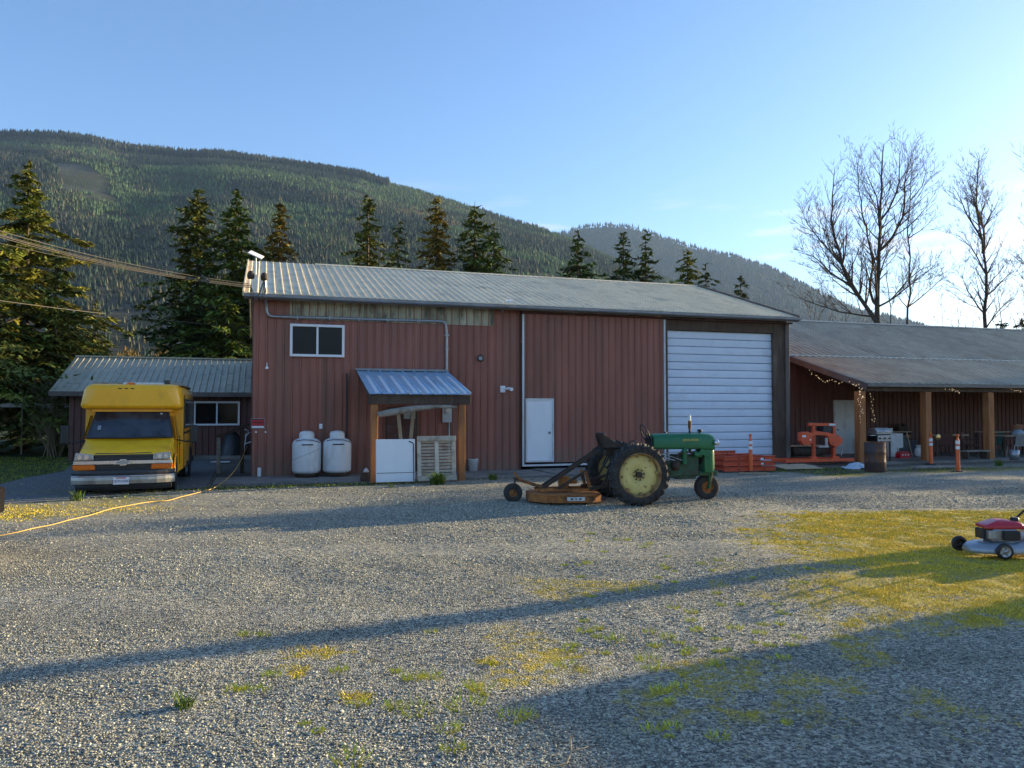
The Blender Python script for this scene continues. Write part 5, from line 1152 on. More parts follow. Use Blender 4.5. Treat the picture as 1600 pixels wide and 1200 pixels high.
# ------------------------------------------------ rotary cutter behind the tractor
CH = R(4); cc = G(888, 790); mw = thing('rotary_cutter', 'rusty orange rotary cutter with tail wheel hitched behind tractor', 'mower deck', (cc.x, cc.y + .62, 0), CH)
ol = [(-.78, -.30), (-.45, -.66), (.42, -.66), (.62, -.45), (.62, .45), (.42, .66), (-.45, .66), (-.78, .30)]
m = MB(); m.prism(ol, .185, .21, 'XY'); m.build('deck', rust, mw, .004)
m = MB()
for i in range(8):
    a, b_ = ol[i], ol[(i + 1) % 8]
    if i == 4: continue
    m.beam((a[0], a[1], .12), (b_[0], b_[1], .12), .012, .13)
m.build('skirt', rust, mw)
MB().box((.10, -.673, .13), (.34, .006, .07)).build('white_label', white_dirty, mw)
for i, (px_, w_) in enumerate([(.02, .05), (.10, .03), (.18, .05)]): MB().box((px_, -.6775, .13), (w_, .003, .028)).build('label_mark', black, mw)
m = MB(); m.cyl((-.05, 0, .34), .11, .20, 'Z', 16); m.box((-.05, 0, .46), (.2, .18, .10)); m.cyl((.12, 0, .42), .06, .18, 'X', 12); m.build('gearbox', rust, mw, .01)
for y in (-.28, .28): MB().beam((-.62, y * .6, .26), (.56, y, .26), .06, .05).build('deck_brace', rust, mw)
m = MB(); m.beam((.45, -.30, .24), (.35, -.30, .62), .05, .06); m.beam((.45, .30, .24), (.35, .30, .62), .05, .06); m.beam((.35, -.30, .60), (.35, .30, .60), .05, .05); m.build('hitch_frame', rust, mw)
for y in (-.12, .12): MB().beam((-.55, y * 1.3, .25), (.62, y, 1.02), .05, .06).build('stay_bar', rust_dark, mw)
MB().beam((-.25, -.20, .25), (.40, -.28, .66), .04, .05).build('stay_bar', rust_dark, mw)
m = MB(); m.beam((.45, 0, .42), (.95, 0, .56), .05, .05); m.build('drive_shaft', rust_dark, mw)
m = MB(); m.beam((-.40, -.05, .27), (-1.02, .0, .47), .06, .06); m.beam((-.55, -.40, .26), (-.30, -.42, .30), .05, .05); m.beam((-.95, 0, .45), (-1.05, 0, .60), .04, .04); m.build('tail_arm', rust, mw)
m = MB(); m.beam((-1.02, -.09, .47), (-1.06, -.09, .19), .014, .06); m.beam((-1.02, .09, .47), (-1.06, .09, .19), .014, .06); m.box((-1.02, 0, .47), (.09, .21, .03)); m.build('wheel_fork', rust_dark, mw)
tw_ = emp('tail_wheel', mw); MB().lathe([(.08, -.055), (.16, -.06), (.19, -.03), (.19, .03), (.16, .06), (.08, .055)], 26, 'Y', (-1.07, 0, .19)).build('tyre', rubber, tw_); MB().lathe([(.085, -.05), (.05, -.03), (.001, -.06)], 18, 'Y', (-1.07, 0, .19)).build('rim', rust, tw_)

# ------------------------------------------------ propane tanks
for i, px in enumerate((477, 523.5)):
    s, z = bs(px, 740); tk = thing('propane_tank', ['left white propane tank with diagonal strap line, by wall', 'right white propane tank with green stained top, by wall'][i], 'propane tank', bw(s, -.58, .022), BA, 'propane tanks against the barn wall')
    MB().lathe([(.001, .10), (.30, .10), (.37, .14), (.385, .20), (.385, .86), (.375, .93), (.32, 1.00), (.20, 1.05), (.001, 1.06)], 40, 'Z').build('tank', tankm, tk)
    MB().lathe([(.27, -.0), (.30, .0), (.30, .115), (.27, .115)], 32).build('foot_ring', rust_dark, tk)
    q = MB(); q.lathe([(.20, 1.03), (.205, 1.16), (.17, 1.22), (.08, 1.245), (.001, 1.25)], 28); q.build('valve_hood', tankm, tk)
    q = MB(); q.box((0, -.385, .885), (.30, .02, .03)); q.tube([(-.30, -.22, .98), (-.1, -.34, 1.02), (.15, -.33, 1.0), (.33, -.20, .93)], .009, 5); q.build('hose', black, tk)
    if i == 0: q = MB(); q.tube([(.386 * math.sin(R(a)), -.388 * math.cos(R(a)), .45 + .0026 * (a + 70)) for a in range(-70, 61, 10)], .006, 5); q.build('strap', galv, tk)
    for a in (40, 140, 220, 320): MB().box((.33 * math.cos(R(a)), .33 * math.sin(R(a)), .965), (.05, .05, .05), (0, 0, R(a))).build('lifting_lug', tankm, tk)
# bucket
b0 = bg_(739, 737); bk = thing('bucket', 'white plastic bucket standing against the barn wall', 'bucket', bw(*b0, .022), BA)
MB().lathe([(.001, 0), (.125, 0), (.155, .33), (.162, .335), (.162, .36), (.150, .36), (.12, .03), (.001, .03)], 28).build('pail', white_dirty, bk)
MB().tube([(.16 * math.cos(R(a)), -.12 * math.sin(R(a)) - .02, .33 - .13 * math.sin(R(a))) for a in range(0, 181, 15)], .004, 5).build('bail', steel, bk)
# leaning white board and slatted panel
s0_, _ = bs(588, 700, -3.05); s1_, _ = bs(649, 700, -3.05); s2_, _ = bs(653, 700, -3.05); s3_, _ = bs(713.5, 700, -3.05)
wb = thing('white_board', 'bright white metal board leaning under the porch, left of slatted panel', 'board', bw(s0_, -3.02, .03), BA); wb.rotation_euler = (R(-3), 0, BA)
wd_ = s1_ - s0_; MB().box((wd_ / 2, 0, .54), (wd_, .05, 1.07)).build('sheet', white, wb, .01)
MB().box((wd_ / 2, -.029, .235), (wd_ - .03, .006, .012)).build('seam', black, wb); m = MB(); m.tube(rounded([(wd_ - .16, -.04, 1.02), (wd_ - .04, -.04, .98), (wd_ - .035, -.04, .02)], .08), .012, 6); m.build('black_strap', black, wb)
sw2 = s3_ - s2_; lp_ = thing('slatted_panel', 'weathered grey slatted pallet panel leaning against the right porch post', 'pallet', bw(s2_, -3.0, .03), BA); lp_.rotation_euler = (R(-6), R(0), BA)
for x in (.05, sw2 * .5, sw2 - .06): MB().box((x, -.03, .58), (.10, .04, 1.08)).build('stile', wood_cream, lp_, .006)
for z in (.07, 1.08): MB().box((sw2 / 2, -.065, z), (sw2, .03, .13)).build('rail', wood_cream, lp_, .006)
for k in range(11):
    for j in (0, 1): MB().box((sw2 * (.27 + .46 * j), .01, .17 + k * .083), (sw2 * .40, .02, .055), (.35, 0, 0)).build('slat', wood_cream, lp_)
s, t = bg_(572, 752); bxo = thing('crate', 'small brown crate with white rag beside left porch post', 'crate', bw(s, t, .01), BA)
MB().box((0, 0, .12), (.30, .25, .22)).build('box', wood_dark, bxo, .01); MB().lathe([(.001, .34), (.05, .30), (.09, .2), (.001, .2)], 9).build('rag', white_dirty, bxo)
for i, (px0, px1, lab) in enumerate([(632, 622, 'leaning pale plank in porch shade, left one'), (636, 646, 'leaning pale plank in porch shade, right one')]):
    a = bs(px0, 735, -1.0)[0]; b_ = bs(px1, 650, -.15)[0]; o = MB().beam((0, 0, 0), (b_ - a, .85, 1.75), .10, .03).build('plank', wood_pale, None, .004); o.location = bw(a, -1.0, .04); o.rotation_euler = (0, 0, BA); tag(o, lab, 'plank')
s, z = bs(640, 648, -.1); pst = MB().box((0, 0, 0), (.34, .02, .24)).build('notice', galv, None); pst.location = bw(s, -.09, z); pst.rotation_euler = (0, 0, BA); tag(pst, 'grey printed notice on the shaded door under the porch', 'notice')

# ------------------------------------------------ delineator posts
def delineator(px, py, h, label):
    p = G(px, py); d = thing('delineator_post', label, 'traffic post', p, 0, 'orange delineator posts')
    MB().lathe([(.001, .04), (.19, .035), (.20, .0)], 8).build('base', black, d)
    MB().lathe([(.062, .03), (.058, .2), (.052, h * .84), (.030, h * .88), (.030, h * .95), (.045, h * .97), (.045, h), (.001, h)], 18).build('tube', orange, d)
    for z in (.60, .74): MB().lathe([(.0575, h * z), (.0570, h * (z + .09))], 18).build('reflective_band', reflect, d)
delineator(1173, 738, 1.12, 'orange post with white bands in front of the red steel stack'); delineator(1455, 726, 1.06, 'orange banded post against the second canopy post'); delineator(1497, 737.5, 1.12, 'orange post standing free on gravel before the canopy')
# ------------------------------------------------ red steel frames
def frame_stack(px, py, n, L_, D_, label, dz=.16):
    s, t = bg_(px, py); g = None
    for i in range(n):
        fr = thing('steel_frame', label[i], 'steel frame', bw(s + .012 * i * (-1) ** i, t + .02 * i, .03 + dz * i), BA + R(.8) * (-1) ** i, 'red steel frames stacked before the roller door')
        for y in (0, D_): MB().beam((0, y, .07), (L_, y, .07), .05, .125).build('side_rail', rackred, fr, .004)
        for y in (0, D_):
            for z in (.015, .125): MB().beam((0, y - .02, z), (L_, y - .02, z), .09, .012).build('flange', rackred, fr)
        for k in range(5): MB().beam((.04 + k * (L_ - .08) / 4, .03, .07), (.04 + k * (L_ - .08) / 4, D_ - .03, .07), .05, .07).build('cross_bar', rackred, fr)
        for k in (1, 3): MB().cyl((L_ * k / 4 + .05, -.032, .055), .022, .03, 'Y', 8).build('bolt', rust_dark, fr)
frame_stack(1131, 739, 3, 1.78, 1.15, ['bottom steel frame in the front stack, on the ground', 'middle steel frame of the front stack, with white sticker', 'top steel frame of the front stack, with white sticker'])
frame_stack(1088, 728, 3, 1.5, 1.1, ['bottom steel frame in the stack nearest the tractor bonnet', 'middle steel frame in the stack nearest the tractor bonnet', 'top steel frame in the stack nearest the tractor bonnet'])
for i, (px, py) in enumerate([(1192, 717), (1192, 724.5)]):
    s, z = bs(px, py, bg_(1131, 739)[1] - .05); o = MB().box((0, 0, 0), (.10, .006, .055)).build('sticker', vinyl, None); o.location = bw(s, bg_(1131, 739)[1] - .052 + .02 * (2 - i), z); o.rotation_euler = (0, 0, BA); tag(o, ['small white sticker on the top red frame of front stack', 'small white sticker on the middle red frame of front stack'][i], 'sticker')
s, t = bg_(1143, 725); o = MB().box((0, 0, .42), (.05, .05, .85), (0, R(-4), 0)).build('short_red_post', rackred, None); o.location = bw(s, t, 0); o.rotation_euler = (0, 0, BA); tag(o, 'thin red post sticking up behind the red frames', 'post')
s, t = bg_(1155, 741); o = MB().beam((0, 0, .03), (.75, -.25, .03), .09, .045).build('wood_block', wood_pale, None, .004); o.location = bw(s, t); o.rotation_euler = (0, 0, BA); tag(o, 'pale timber lying at the foot of the orange banded post', 'timber')
# black tote, log bench, plywood, sheet
s, t = bg_(1214, 714); tb = thing('black_tote', 'black plastic tote bin beside the roller door', 'bin', bw(s, t - .1, .02), BA)
m = MB(); m.loft([[(x * .9, y * .9, 0) for x, y in ((-.27, -.22), (.27, -.22), (.27, .22), (-.27, .22))], [(x, y, .50) for x, y in ((-.27, -.22), (.27, -.22), (.27, .22), (-.27, .22))]], smooth=False); m.build('tub', black, tb, .015); MB().box((0, 0, .53), (.60, .50, .06)).build('lid', black, tb, .02); MB().box((-.05, -.26, .40), (.07, .012, .04)).build('latch', vinyl, tb)
s, t = bg_(1224, 707); o = MB().lathe([(.03, 0), (.10, .08), (.12, .5), (.07, .75), (.10, .95), (.03, 1.1)], 9).build('rolled_tarp', bus_dark, None); o.location = bw(s, t + .3, .03); tag(o, 'dark rolled tarp standing at the barn corner', 'tarp')
s, t = bg_(1236, 722); lg = thing('log', 'short thick log with bark lying before the sawmill', 'log', bw(s, t, .0), BA)
m = MB(); m.tube([(0, 0, .36), (.5, 0, .37), (1.0, .02, .35), (1.35, .02, .36)], [.17, .165, .155, .15], 12); m.build('trunk', bark, lg)
MB().beam((-.2, .05, .565), (1.3, .05, .565), .40, .035).build('slab_board', wood_pale, lg, .004)
for i, (a, b_, c, mt, lab) in enumerate([(1228, 722, 1.7, rust_dark, 'rusty track rail under the log, left part'), (1232, 728, 2.0, wood_dark, 'long dark timber lying below the log')]):
    s, t = bg_(a, b_); o = MB().beam((0, 0, .10), (c, .1, .10), .12, .14).build('timber', mt, None, .006); o.location = bw(s, t); o.rotation_euler = (0, 0, BA); tag(o, lab, 'timber')
s, t = bg_(1226, 735); m = MB(); m.prism([(0, 0), (1.38, -.02), (1.15, .62), (-.12, .58)], .03, .045, 'XY'); o = m.build('plywood_sheet', wood_pale, None); o.location = bw(s, t - .05); o.rotation_euler = (R(9), 0, BA); tag(o, 'bare plywood sheet lying flat on the grass before the sawmill', 'plywood')
s, t = bg_(1327, 733); r3 = np.random.default_rng(5); m = MB(); n_ = 9; g_ = [[(i / 8 * .95 - .1 + r3.uniform(-.04, .04), j / 8 * .5 + r3.uniform(-.03, .03), max(.01, .16 * math.sin(math.pi * i / 8) * math.sin(math.pi * j / 8) + r3.uniform(-.03, .06))) for i in range(9)] for j in range(9)]
m.add([p for r_ in g_ for p in r_], [(j * 9 + i, j * 9 + i + 1, (j + 1) * 9 + i + 1, (j + 1) * 9 + i) for j in range(8) for i in range(8)]); o = m.build('crumpled_sheet', plastic_sheet, None); o.location = bw(s, t - .15); o.rotation_euler = (0, 0, BA); tag(o, 'crumpled pale blue plastic sheet on the ground by the barrel', 'plastic sheet')
# ------------------------------------------------ portable sawmill
s, t = bg_(1275, 728); sm2 = thing('sawmill', 'orange portable band sawmill head standing on its rails', 'sawmill', bw(s, t + .25, .0), BA)
for y in (0, .7): MB().beam((-1.0, y, .16), (1.75, y, .16), .06, .10).build('track_rail', sawred, sm2)
for k in range(5): MB().beam((-.9 + k * .6, 0, .12), (-.9 + k * .6, .7, .12), .06, .06).build('cross_bar', sawred, sm2)
for x in (.20, 1.02): MB().box((x, .1, .78), (.10, .09, 1.15)).build('upright', sawred, sm2, .006)
MB().beam((.0, .1, 1.36), (1.10, .1, 1.34), .09, .10).build('top_beam', sawred, sm2, .006); MB().box((.92, .04, 1.34), (.26, .012, .07)).build('label', white_dirty, sm2)
MB().beam((-.02, .1, 1.43), (.45, .1, 1.43), .05, .03).build('handle_bar', black, sm2)
m = MB(); m.prism([(-.42, 1.10), (-.10, 1.12), (.06, 1.02), (.06, .74), (-.10, .66), (-.30, .68), (-.42, .82)], -.04, .12); m.build('blade_guard', sawred, sm2, .012)
m = MB(); m.prism([(.66, .98), (1.10, 1.00), (1.27, .86), (1.24, .70), (1.00, .58), (.76, .68)], -.05, .11); m.build('blade_guard', sawred, sm2, .012)
MB().prism([(.0, 1.06), (.25, 1.14), (.75, 1.08), (1.05, .99), (.75, .97), (.25, 1.00), (.0, .92)], .0, .10).build('guard_bridge', sawred, sm2, .01)
MB().box((-.30, -.058, .97), (.14, .008, .07)).build('label', white, sm2); MB().box((-.05, -.058, .85), (.05, .008, .05)).build('label', white, sm2)
m = MB(); m.box((.78, .22, 1.20), (.40, .30, .28)); m.cyl((.58, .22, 1.16), .10, .1, 'X', 14); m.cyl((.90, .2, 1.38), .08, .08, 'Z', 12); m.build('engine', black, sm2, .03)
MB().box((.48, -.02, .62), (.40, .10, .07)).build('log_clamp', galv, sm2, .005); MB().box((.60, -.03, .78), (.09, .05, .26)).build('scale_plate', galv, sm2)
for x in (.18, 1.05): MB().box((x, .1, .24), (.26, .14, .08)).build('carriage_foot', sawred, sm2, .01)
MB().tube([(1.1, .0, .55), (1.25, -.02, .62), (1.30, 0, .45), (1.22, 0, .3)], .02, 6).build('hose', galv, sm2)
s, t = bg_(1328, 716); o = MB().lathe([(.18, 0), (.40, 0), (.40, .22), (.18, .22)], 20, 'Y').build('spare_tyre', rubber, None); o.location = bw(s + .25, t + .5, 1.05); o.rotation_euler = (0, 0, BA)
bpy.data.objects.remove(o)
# ------------------------------------------------ barrel, grill and the canopy clutter
p = G(1367.5, 737); ba = thing('barrel', 'rusty dark steel drum at the corner post of the canopy', 'barrel', p, 0)
m = MB(); m.lathe([(.001, .86), (.26, .86), (.27, .88), (.295, .88), (.295, .60), (.305, .585), (.295, .57), (.295, .31), (.305, .295), (.295, .28), (.295, .02), (.27, 0)], 32); m.build('drum', barrelm, ba)
MB().lathe([(.297, .865), (.305, .875), (.297, .885)], 32).build('rim', rust, ba)
def place(px, py, z=.07): s, t = bg_(px, py); return bw(s, t, z)
g = thing('gas_grill', 'silver and black gas grill standing behind the rusty drum', 'grill', place(1374, 724), BA)
m = MB(); m.box((0, 0, .82), (.60, .45, .22)); m.build('firebox', black, g, .02); m = MB(); m.prism([(-.22, .93), (.22, .93), (.22, 1.0), (.10, 1.14), (-.12, 1.16), (-.22, 1.05)], -.30, .30, 'YZ'); m.build('lid', galv, g, .02)
MB().box((0, -.24, .80), (.58, .03, .20)).build('control_panel', galv, g, .006)
for x in (-.2, 0, .2): MB().cyl((x, -.27, .80), .03, .04, 'Y', 12).build('knob', black, g)
MB().tube([(-.22, -.26, 1.03), (-.22, -.30, 1.03), (.22, -.30, 1.03), (.22, -.26, 1.03)], .014, 6).build('lid_handle', chrome, g)
for sx_ in (-1, 1): MB().box((sx_ * .43, 0, .90), (.24, .42, .03)).build('side_shelf', galv, g, .005)
for x in (-.27, .27):
    for y in (-.2, .2): MB().box((x, y, .37), (.04, .04, .72)).build('leg', black, g)
fz = thing('washing_machine', 'white boxy appliance under the canopy behind the drum', 'appliance', place(1400, 717), BA)
MB().box((0, .25, .45), (.62, .6, .88)).build('cabinet', white_dirty, fz, .02); MB().box((0, .50, .98), (.62, .12, .18)).build('control_panel', white_dirty, fz, .01); MB().box((0, .25, .03), (.58, .56, .06)).build('plinth', black, fz)
ds = thing('wooden_cabinet', 'brown wooden cabinet with open dark front under canopy', 'cabinet', place(1418, 714), BA)
MB().box((0, .45, .90), (.95, .45, .04)).build('top', wood_pale, ds, .005)
for x in (-.45, .45): MB().box((x, .45, .44), (.04, .42, .88)).build('side', wood_dark, ds)
MB().box((0, .65, .44), (.86, .02, .88)).build('back', wood_dark, ds); MB().box((0, .45, .72), (.86, .40, .12)).build('drawer', wood_post, ds, .005); MB().box((0, .45, .3), (.86, .40, .03)).build('shelf', wood_dark, ds)
bl = thing('leaning_screen', 'dark folded screen leaning on the wooden cabinet', 'screen', place(1417, 717), BA); bl.rotation_euler = (R(-14), R(-8), BA)
MB().box((0, 0, .42), (.50, .03, .84)).build('panel', black, bl, .01)
for x in (-.30, .30): MB().box((x, -.01, .46), (.03, .03, .98), (0, R(6), 0)).build('pole', wood_pale, bl)
tx = thing('tool_box', 'bright red tool box on the slab under the canopy', 'tool box', place(1411, 718.5), BA)
m = MB(); m.prism([(-.24, 0), (.24, 0), (.24, .16), (.14, .24), (-.14, .24), (-.24, .16)], -.12, .12); m.build('case', red_paint, tx, .008); MB().tube([(-.1, 0, .24), (-.1, 0, .30), (.1, 0, .30), (.1, 0, .24)], .012, 6).build('handle', black, tx)
for x in (-.13, 0, .13): MB().box((x, -.124, .12), (.05, .006, .05)).build('label', white_dirty, tx)
bp_ = thing('gas_bottle', 'small white gas bottle beside the red tool box', 'gas bottle', place(1436, 717), 0)
MB().lathe([(.001, .02), (.13, .02), (.15, .07), (.15, .26), (.11, .34), (.03, .36), (.001, .36)], 20).build('bottle', white_dirty, bp_); MB().lathe([(.09, .36), (.10, .45)], 16).build('collar', white_dirty, bp_); MB().lathe([(.11, 0), (.11, .04)], 16).build('foot_ring', steel, bp_)
bn = thing('storage_bin', 'blue grey plastic bin beside the wooden cabinet', 'bin', place(1428, 714), BA); m = MB(); m.loft([[(x * .85, y * .85 + .2, 0) for x, y in ((-.2, -.2), (.2, -.2), (.2, .2), (-.2, .2))], [(x, y + .2, .58) for x, y in ((-.2, -.2), (.2, -.2), (.2, .2), (-.2, .2))]], smooth=False); m.build('tub', M('blue_grey_plastic', (.06, .08, .11), None, rough=.5), bn, .01)
# motor on the back wall shelf, tables, chairs
def table(px, py, w_, d_, h, label, top=wood_pale):
    tb_ = thing('work_table', label, 'table', place(px, py), BA)
    MB().box((0, d_ / 2, h), (w_, d_, .04)).build('top', top, tb_, .005)
    for x in (-w_ / 2 + .06, w_ / 2 - .06):
        for y in (.06, d_ - .06): MB().box((x, y, h / 2 - .01), (.06, .06, h - .04)).build('leg', wood_dark, tb_)
    return tb_
table(1490, 716, 1.6, .6, .80, 'long narrow table under canopy between second and third posts')
table(1600, 716, 1.9, .8, .78, 'table under canopy right of the third post')
table(1570, 714, 1.5, .7, .90, 'pale topped high table behind the third canopy post')
def chair(px, py, rz, mt, label, name='patio_chair'):
    c = thing(name, label, 'chair', place(px, py), BA + rz, None)
    m = MB(); m.box((0, 0, .43), (.46, .44, .03)); m.build('seat', mt, c, .01)
    m = MB(); m.prism([(.20, .45), (.23, .45), (.32, .88), (.29, .89)], -.22, .22, 'YZ'); m.build('backrest', mt, c, .01)
    for x in (-.21, .21):
        for y in (-.19, .19): MB().beam((x, y, .42), (x * 1.08, y * 1.15, 0), .03, .03).build('leg', mt, c)
        MB().beam((x * 1.1, -.2, .64), (x * 1.1, .24, .66), .05, .025).build('armrest', mt, c)
    return c
chair(1475, 716, 2.6, barnboard, 'dark red patio chair nearest the second canopy post'); chair(1518, 716, .4, barnboard, 'dark red patio chair in the middle of the canopy bay'); chair(1552, 713, 3.4, teal, 'teal plastic chair half hidden behind third canopy post'); chair(1588, 717, 2.9, galv, 'grey chair at the right frame edge under the canopy')
bnch = thing('bench', 'low dark bench on the slab between canopy posts', 'bench', place(1527, 721), BA); MB().box((0, .1, .30), (1.1, .32, .05)).build('seat', wood_grey, bnch, .006); 
for x in (-.45, .45): MB().box((x, .1, .14), (.06, .28, .26)).build('leg', wood_dark, bnch)
pb = thing('pail', 'grey pail on the slab at the right under the canopy', 'bucket', place(1585, 722), 0); MB().lathe([(.001, 0), (.14, 0), (.17, .36), (.165, .36), (.13, .02)], 20).build('tub', galv, pb)
for i, (px, lab) in enumerate([(1466, 'round brass headlamp like disc glowing beside the second post')]):
    s, z = bs(1466, 683, -.6); o = MB().lathe([(.001, .06), (.09, .05), (.12, 0), (.10, -.02), (.001, -.03)], 20, 'Y').build('brass_disc', M('brass', (.75, .50, .20), None, rough=.3, metal=.9), None); o.location = bw(s, -.6, z); o.rotation_euler = (0, 0, BA); tag(o, 'round brass lamp hanging beside the second canopy post', 'lamp')
o = thing('motor_block', 'dark engine block sitting on the wooden cabinet', 'engine', place(1404, 712) + Vector((.4, .6, .86)), BA); m = MB(); m.box((0, 0, .12), (.5, .35, .22)); m.cyl((.1, -.1, .28), .12, .14, 'Z', 14); m.cyl((-.15, 0, .27), .08, .12, 'Z', 12); m.build('block', rust_dark, o, .03); MB().cyl((.27, 0, .12), .11, .05, 'X', 16).build('pulley', steel, o)
o = thing('garden_tap_hose', 'coiled pale hose on the high table right of third post', 'hose', place(1598, 713) + Vector((0, .3, .93)), BA); m = MB(); m.tube([(.20 * math.cos(a / 3), .20 * math.sin(a / 3), .05 + .02 * a / 6) for a in range(0, 60)], .022, 6); m.build('coil', M('salmon_hose', (.62, .30, .18), None, rough=.5), o)
o = thing('plastic_cover', 'grey plastic bundle on the high table at the frame edge', 'bundle', place(1592, 714) + Vector((0, 0, .80)), BA); m = MB(); m.lathe([(.001, .22), (.14, .19), (.24, .1), (.26, 0)], 10); m.build('bundle', plastic_sheet, o)
# deck board on the gravel in front of the canopy
s, t = bg_(1430, 733); o = MB().beam((0, 0, .05), (1.75, -.05, .05), .30, .06).build('deck_board', wood_grey, None, .006); o.location = bw(s, t); o.rotation_euler = (0, 0, BA); tag(o, 'grey flat plank on the gravel joining the two orange posts', 'plank')
# string lights
def string(pts, n, seed, label, sag=.12):
    rs = random.Random(seed); t_ = thing('string_lights', label, 'string lights', (0, 0, 0))
    P_ = []
    for i in range(len(pts) - 1):
        a, b_ = Vector(pts[i]), Vector(pts[i + 1]); k = 10
        for j in range(k): u = j / k; q = a.lerp(b_, u); q.z -= sag * 4 * u * (1 - u); P_.append(q)
    P_.append(Vector(pts[-1])); MB().tube(P_, .004, 4).build('wire', black, t_)
    m = MB()
    me = MB().lathe([(.001, -.012), (.0075, 0), (.001, .012)], 6).mesh('bulb', bulb)
    for i in range(n):
        u = i / n * (len(P_) - 1); j = int(u); q = P_[j].lerp(P_[j + 1], u - j) + Vector((rs.uniform(-.05, .05), rs.uniform(-.05, .05), rs.uniform(-.06, .01))); inst(me, 'bulb', t_, q)
def bl3(px, py, t): s, z = bs(px, py, t); return bw(s, t, z)
string([bl3(1264, 573, 2.2), bl3(1280, 588, 1.6), bl3(1300, 592, .6), bl3(1326, 592, -.4), bl3(1344, 598, -1.2)], 30, 1, 'string lights looped along the sloping canopy edge')
string([bl3(1346, 604, -1.25), bl3(1342, 612, -1.25), bl3(1349, 618, -1.25), bl3(1341, 624, -1.25), bl3(1347, 640, -1.25), bl3(1343, 662, -1.25)], 26, 2, 'string lights wound round the corner canopy post', .01)
string([bl3(1362, 604, -1.0), bl3(1364, 640, -1.0), bl3(1365, 660, -1.0)], 15, 3, 'string lights hanging straight down right of corner post', 0)
string([bl3(1470, 602, -1.1), bl3(1485, 607, -1.1), bl3(1503, 612, -1.1)], 16, 4, 'short sagging string lights between second and third posts', .03)
string([bl3(1570, 602, -1.1), bl3(1585, 608, -1.1), bl3(1600, 610, -1.1), bl3(1620, 603, -1.1)], 26, 5, 'string lights under the gutter at the right edge', .03)

# ------------------------------------------------ clutter by the side building
q = place(362, 716, .02); o = thing('folded_tarp', 'dark tarp heap behind the sloping handrail', 'tarp', q, BA); r4 = np.random.default_rng(8)
m = MB(); m.lathe([(.001, 1.0), (.25, .85), (.42, .5), (.5, .15), (.52, 0)], 9); m.v = [tuple(np.array(v) * (1 + r4.uniform(-.12, .12))) for v in m.v]; m.build('cover', bus_dark, o)
o = thing('garden_bench_frame', 'pale bicycle like bundle of white tubes by the barn corner', 'frame', place(380, 716, .02), BA); m = MB(); m.tube([(0, 0, .1), (.1, 0, .9), (.35, 0, 1.0), (.4, 0, .3)], .02, 6); m.tube([(0, 0, .5), (.4, 0, .65)], .02, 6); m.build('tubes', vinyl, o); MB().lathe([(.12, 0), (.14, .01)], 14, 'Y', (.05, -.05, .95)).build('ring', vinyl, o)
q = place(345, 724, .02); m = MB(); m.prism([(-.3, -.15), (.35, -.12), (.30, .18), (-.25, .15)], .02, .05, 'XY'); o = m.build('white_sheet', white_dirty, None); o.location = q; tag(o, 'flat white sheet lying beside the handrail post', 'sheet')
# yellow cord
pts = [at(386, 697, 22.0)] + [G(x, y, .03) for x, y in ((374, 725), (355, 748), (330, 762), (300, 772), (280, 777), (262, 782))]; pts[1].z = .35
pts[1] = at(374, 724, 20.8); pts[2] = at(358, 745, 19.4); pts[3] = G(335, 762, .05)
pts += [G(x, y, .035) for x, y in ((235, 784), (200, 790), (170, 796), (140, 805), (110, 812), (80, 820), (50, 826), (20, 833), (-30, 842), (-80, 850))]
P2 = [];
for i in range(len(pts) - 1):
    a = pts[max(i - 1, 0)]; b_ = pts[i]; c = pts[i + 1]; d = pts[min(i + 2, len(pts) - 1)]
    for k in range(5):
        t = k / 5; P2.append(.5 * ((2 * b_) + (c - a) * t + (2 * a - 5 * b_ + 4 * c - d) * t * t + (3 * b_ - a - 3 * c + d) * t ** 3))
o = MB().tube(P2, .009, 6).build('yellow_cord', cordy, None); tag(o, 'long yellow cord running from barn corner across the gravel', 'cord')

# ------------------------------------------------ lawn mower
mp_ = G(1552, 874); lm = thing('lawn_mower', 'red and silver walk behind lawn mower on the sunlit grass', 'lawn mower', (mp_.x + .12, mp_.y + .24, .005), R(-4))
# local x: to the right is towards the handle
m = MB(); ring = []
def ov(z, k, dz=0): return [(.20 + (.43 if math.cos(a) > 0 else .50) * k * abs(math.cos(a)) ** .7 * (1 if math.cos(a) > 0 else -1), .245 * k * abs(math.sin(a)) ** .7 * (1 if math.sin(a) > 0 else -1), z + dz * max(0, math.cos(a))) for a in [2 * math.pi * i / 32 for i in range(32)]]
m.loft([ov(.055, 1.02), ov(.07, 1.04), ov(.12, 1.0, .04), ov(.155, .92, .10), ov(.175, .80, .14), ov(.185, .60, .12)]); m.build('deck', mow_silver, lm)
for (x, y, r_) in ((-.235, .30, .098), (.02, -.275, .098), (.50, .28, .11), (.58, -.285, .11)):
    wo = emp('wheel', lm); s_ = -1 if y < 0 else 1
    MB().lathe([(.062, -.022), (r_ - .006, -.026), (r_, -.01), (r_, .01), (r_ - .006, .026), (.062, .022)], 26, 'Y', (x, y, r_)).build('tyre', black, wo)
    MB().lathe([(.066, s_ * .024), (.05, s_ * .016), (.02, s_ * .016), (.016, s_ * .03), (.001, s_ * .03)], 20, 'Y', (x, y, r_)).build('hub_cap', galv if y < 0 else black, wo)
    for k in range(5):
        a = R(72 * k + 10)
        if y < 0: MB().beam((x + .018 * math.cos(a), y + s_ * .023, r_ + .018 * math.sin(a)), (x + .058 * math.cos(a), y + s_ * .023, r_ + .058 * math.sin(a)), .008, .012, (0, 1, 0)).build('spoke', steel, wo)
m = MB(); m.box((.10, -.02, .27), (.30, .26, .17)); m.cyl((.10, 0, .2), .12, .06, 'Z', 20); m.build('engine_block', steel, lm, .02)
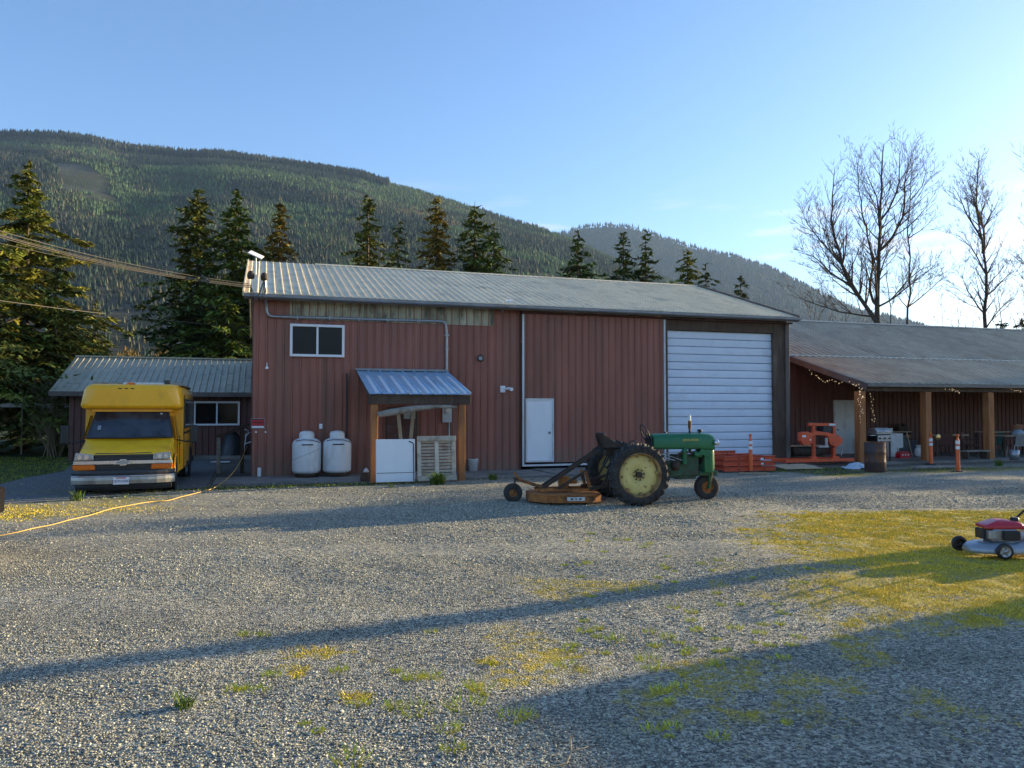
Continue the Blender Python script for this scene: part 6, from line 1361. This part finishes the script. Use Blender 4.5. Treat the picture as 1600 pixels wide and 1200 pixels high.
m = MB(); m.box((.165, -.165, .275), (.20, .05, .12)); m.build('muffler_guard', black, lm, .015); MB().box((-.055, -.12, .28), (.09, .10, .11)).build('air_cleaner', galv, lm, .015); MB().box((-.12, 0, .28), (.06, .18, .13)).build('front_cover', black, lm, .02)
def rs_(z, x0, x1, hw, r): return [(a[0] + (x0 + x1) / 2, a[1], z) for a in [(p[0] , p[2]) for p in sec(0, (x1 - x0) / 2, -hw, hw, (x1 - x0) / 2, r)]]
m = MB(); m.loft([rs_(.355, -.125, .345, .15, .05), rs_(.38, -.13, .345, .155, .06), rs_(.41, -.08, .33, .145, .07), rs_(.435, -.02, .30, .125, .07), rs_(.452, .02, .20, .10, .06), rs_(.46, .04, .16, .07, .05)]); m.build('engine_cover', red_paint, lm)
MB().lathe([(.045, .41), (.05, .43), (.05, .475), (.04, .485), (.001, .485)], 18, 'Z', (.285, -.02, 0)).build('fuel_cap', black, lm)
m = MB(); m.box((.36, -.05, .36), (.05, .14, .10)); m.build('side_cap', white_dirty, lm, .01)
for y in (-.23, .23): MB().tube([(.44, y, .20), (.36, y, .36), (.60, y * .95, .60), (1.25, y * .85, 1.02)], .014, 8).build('handle_tube', black, lm)
MB().tube([(1.25, -.195, 1.02), (1.28, 0, 1.04), (1.25, .195, 1.02)], .014, 8).build('handle_grip', black, lm)
m = MB(); m.loft([[(a[1] , a[0], a[2]) for a in sec(.55, .18, .22, .34, .15, .04)], [(a[1], a[0], a[2]) for a in sec(1.0, .20, .16, .48, .18, .06)], [(a[1], a[0], a[2]) for a in sec(1.12, .18, .22, .46, .15, .06)]]); m.build('grass_bag', black, lm)
MB().box((.52, -.20, .285), (.05, .02, .05), (0, .8, 0)).build('height_lever', black, lm)
# ------------------------------------------------ beyond the frame: what throws the long shadows
def sun_base(target, dist):               # the foot of something that shades `target` from `dist` metres up-sun
    h = Vector((SDIR.x, SDIR.y, 0)).normalized(); return Vector((target.x, target.y, 0)) + h * dist
ob = thing('outbuilding', 'plain dark outbuilding standing out of frame at the right', 'building', (0, 0, 0))
hsun = Vector((SDIR.x, SDIR.y, 0)).normalized(); hp = Vector((hsun.y, -hsun.x, 0))
tipc = G(792, 1096); hh = 3.3; Ld = hh / math.tan(R(SUN_EL)); base = tipc + hsun * Ld
ob.location = base; ob.rotation_euler = (0, 0, math.atan2(hsun.y, hsun.x))
MB().box((3, -6, hh / 2), (6, 12, hh)).build('wall', shed_red, ob); MB().box((3.0, -6, hh - .1), (6.3, 12.1, .2)).build('roof', roof_dull, ob)
pl = thing('utility_pole', 'tapering wooden utility pole standing out of frame at the right', 'pole', (0, 0, 0))
e0 = G(0, 1066); e1 = G(1000, 934); dirp = (e1 - e0); dirp.z = 0; dirp.normalize()
pl.location = G(560, 986) + hsun * 24
MB().tube([(0, 0, 0), (0, 0, 2.4), (0, 0, 4.4), (0, 0, 8.5)], [.50, .30, .20, .12], 12).build('pole', bark, pl)

for i, (tx, ty, H_t, rad, lab) in enumerate([(-9.0, 10.6, 11.0, 8.5, 'broad conifer out of frame at the right, its shadow crossing the yard'), (1.0, 19.5, 13.0, 8.0, 'tall conifer out of frame at the right, shading the tractor')]):
    b0_ = Vector((tx, ty, 0)) + hsun * (H_t / math.tan(R(SUN_EL)))
    pxx = b0_.x / b0_.y * 1200 + 800; ytp = 640 - (H_t - EYE) / b0_.y * 1200
    conifer(pxx, ytp, b0_.y, rad, lab, 91 + i, 1.3, group=None)
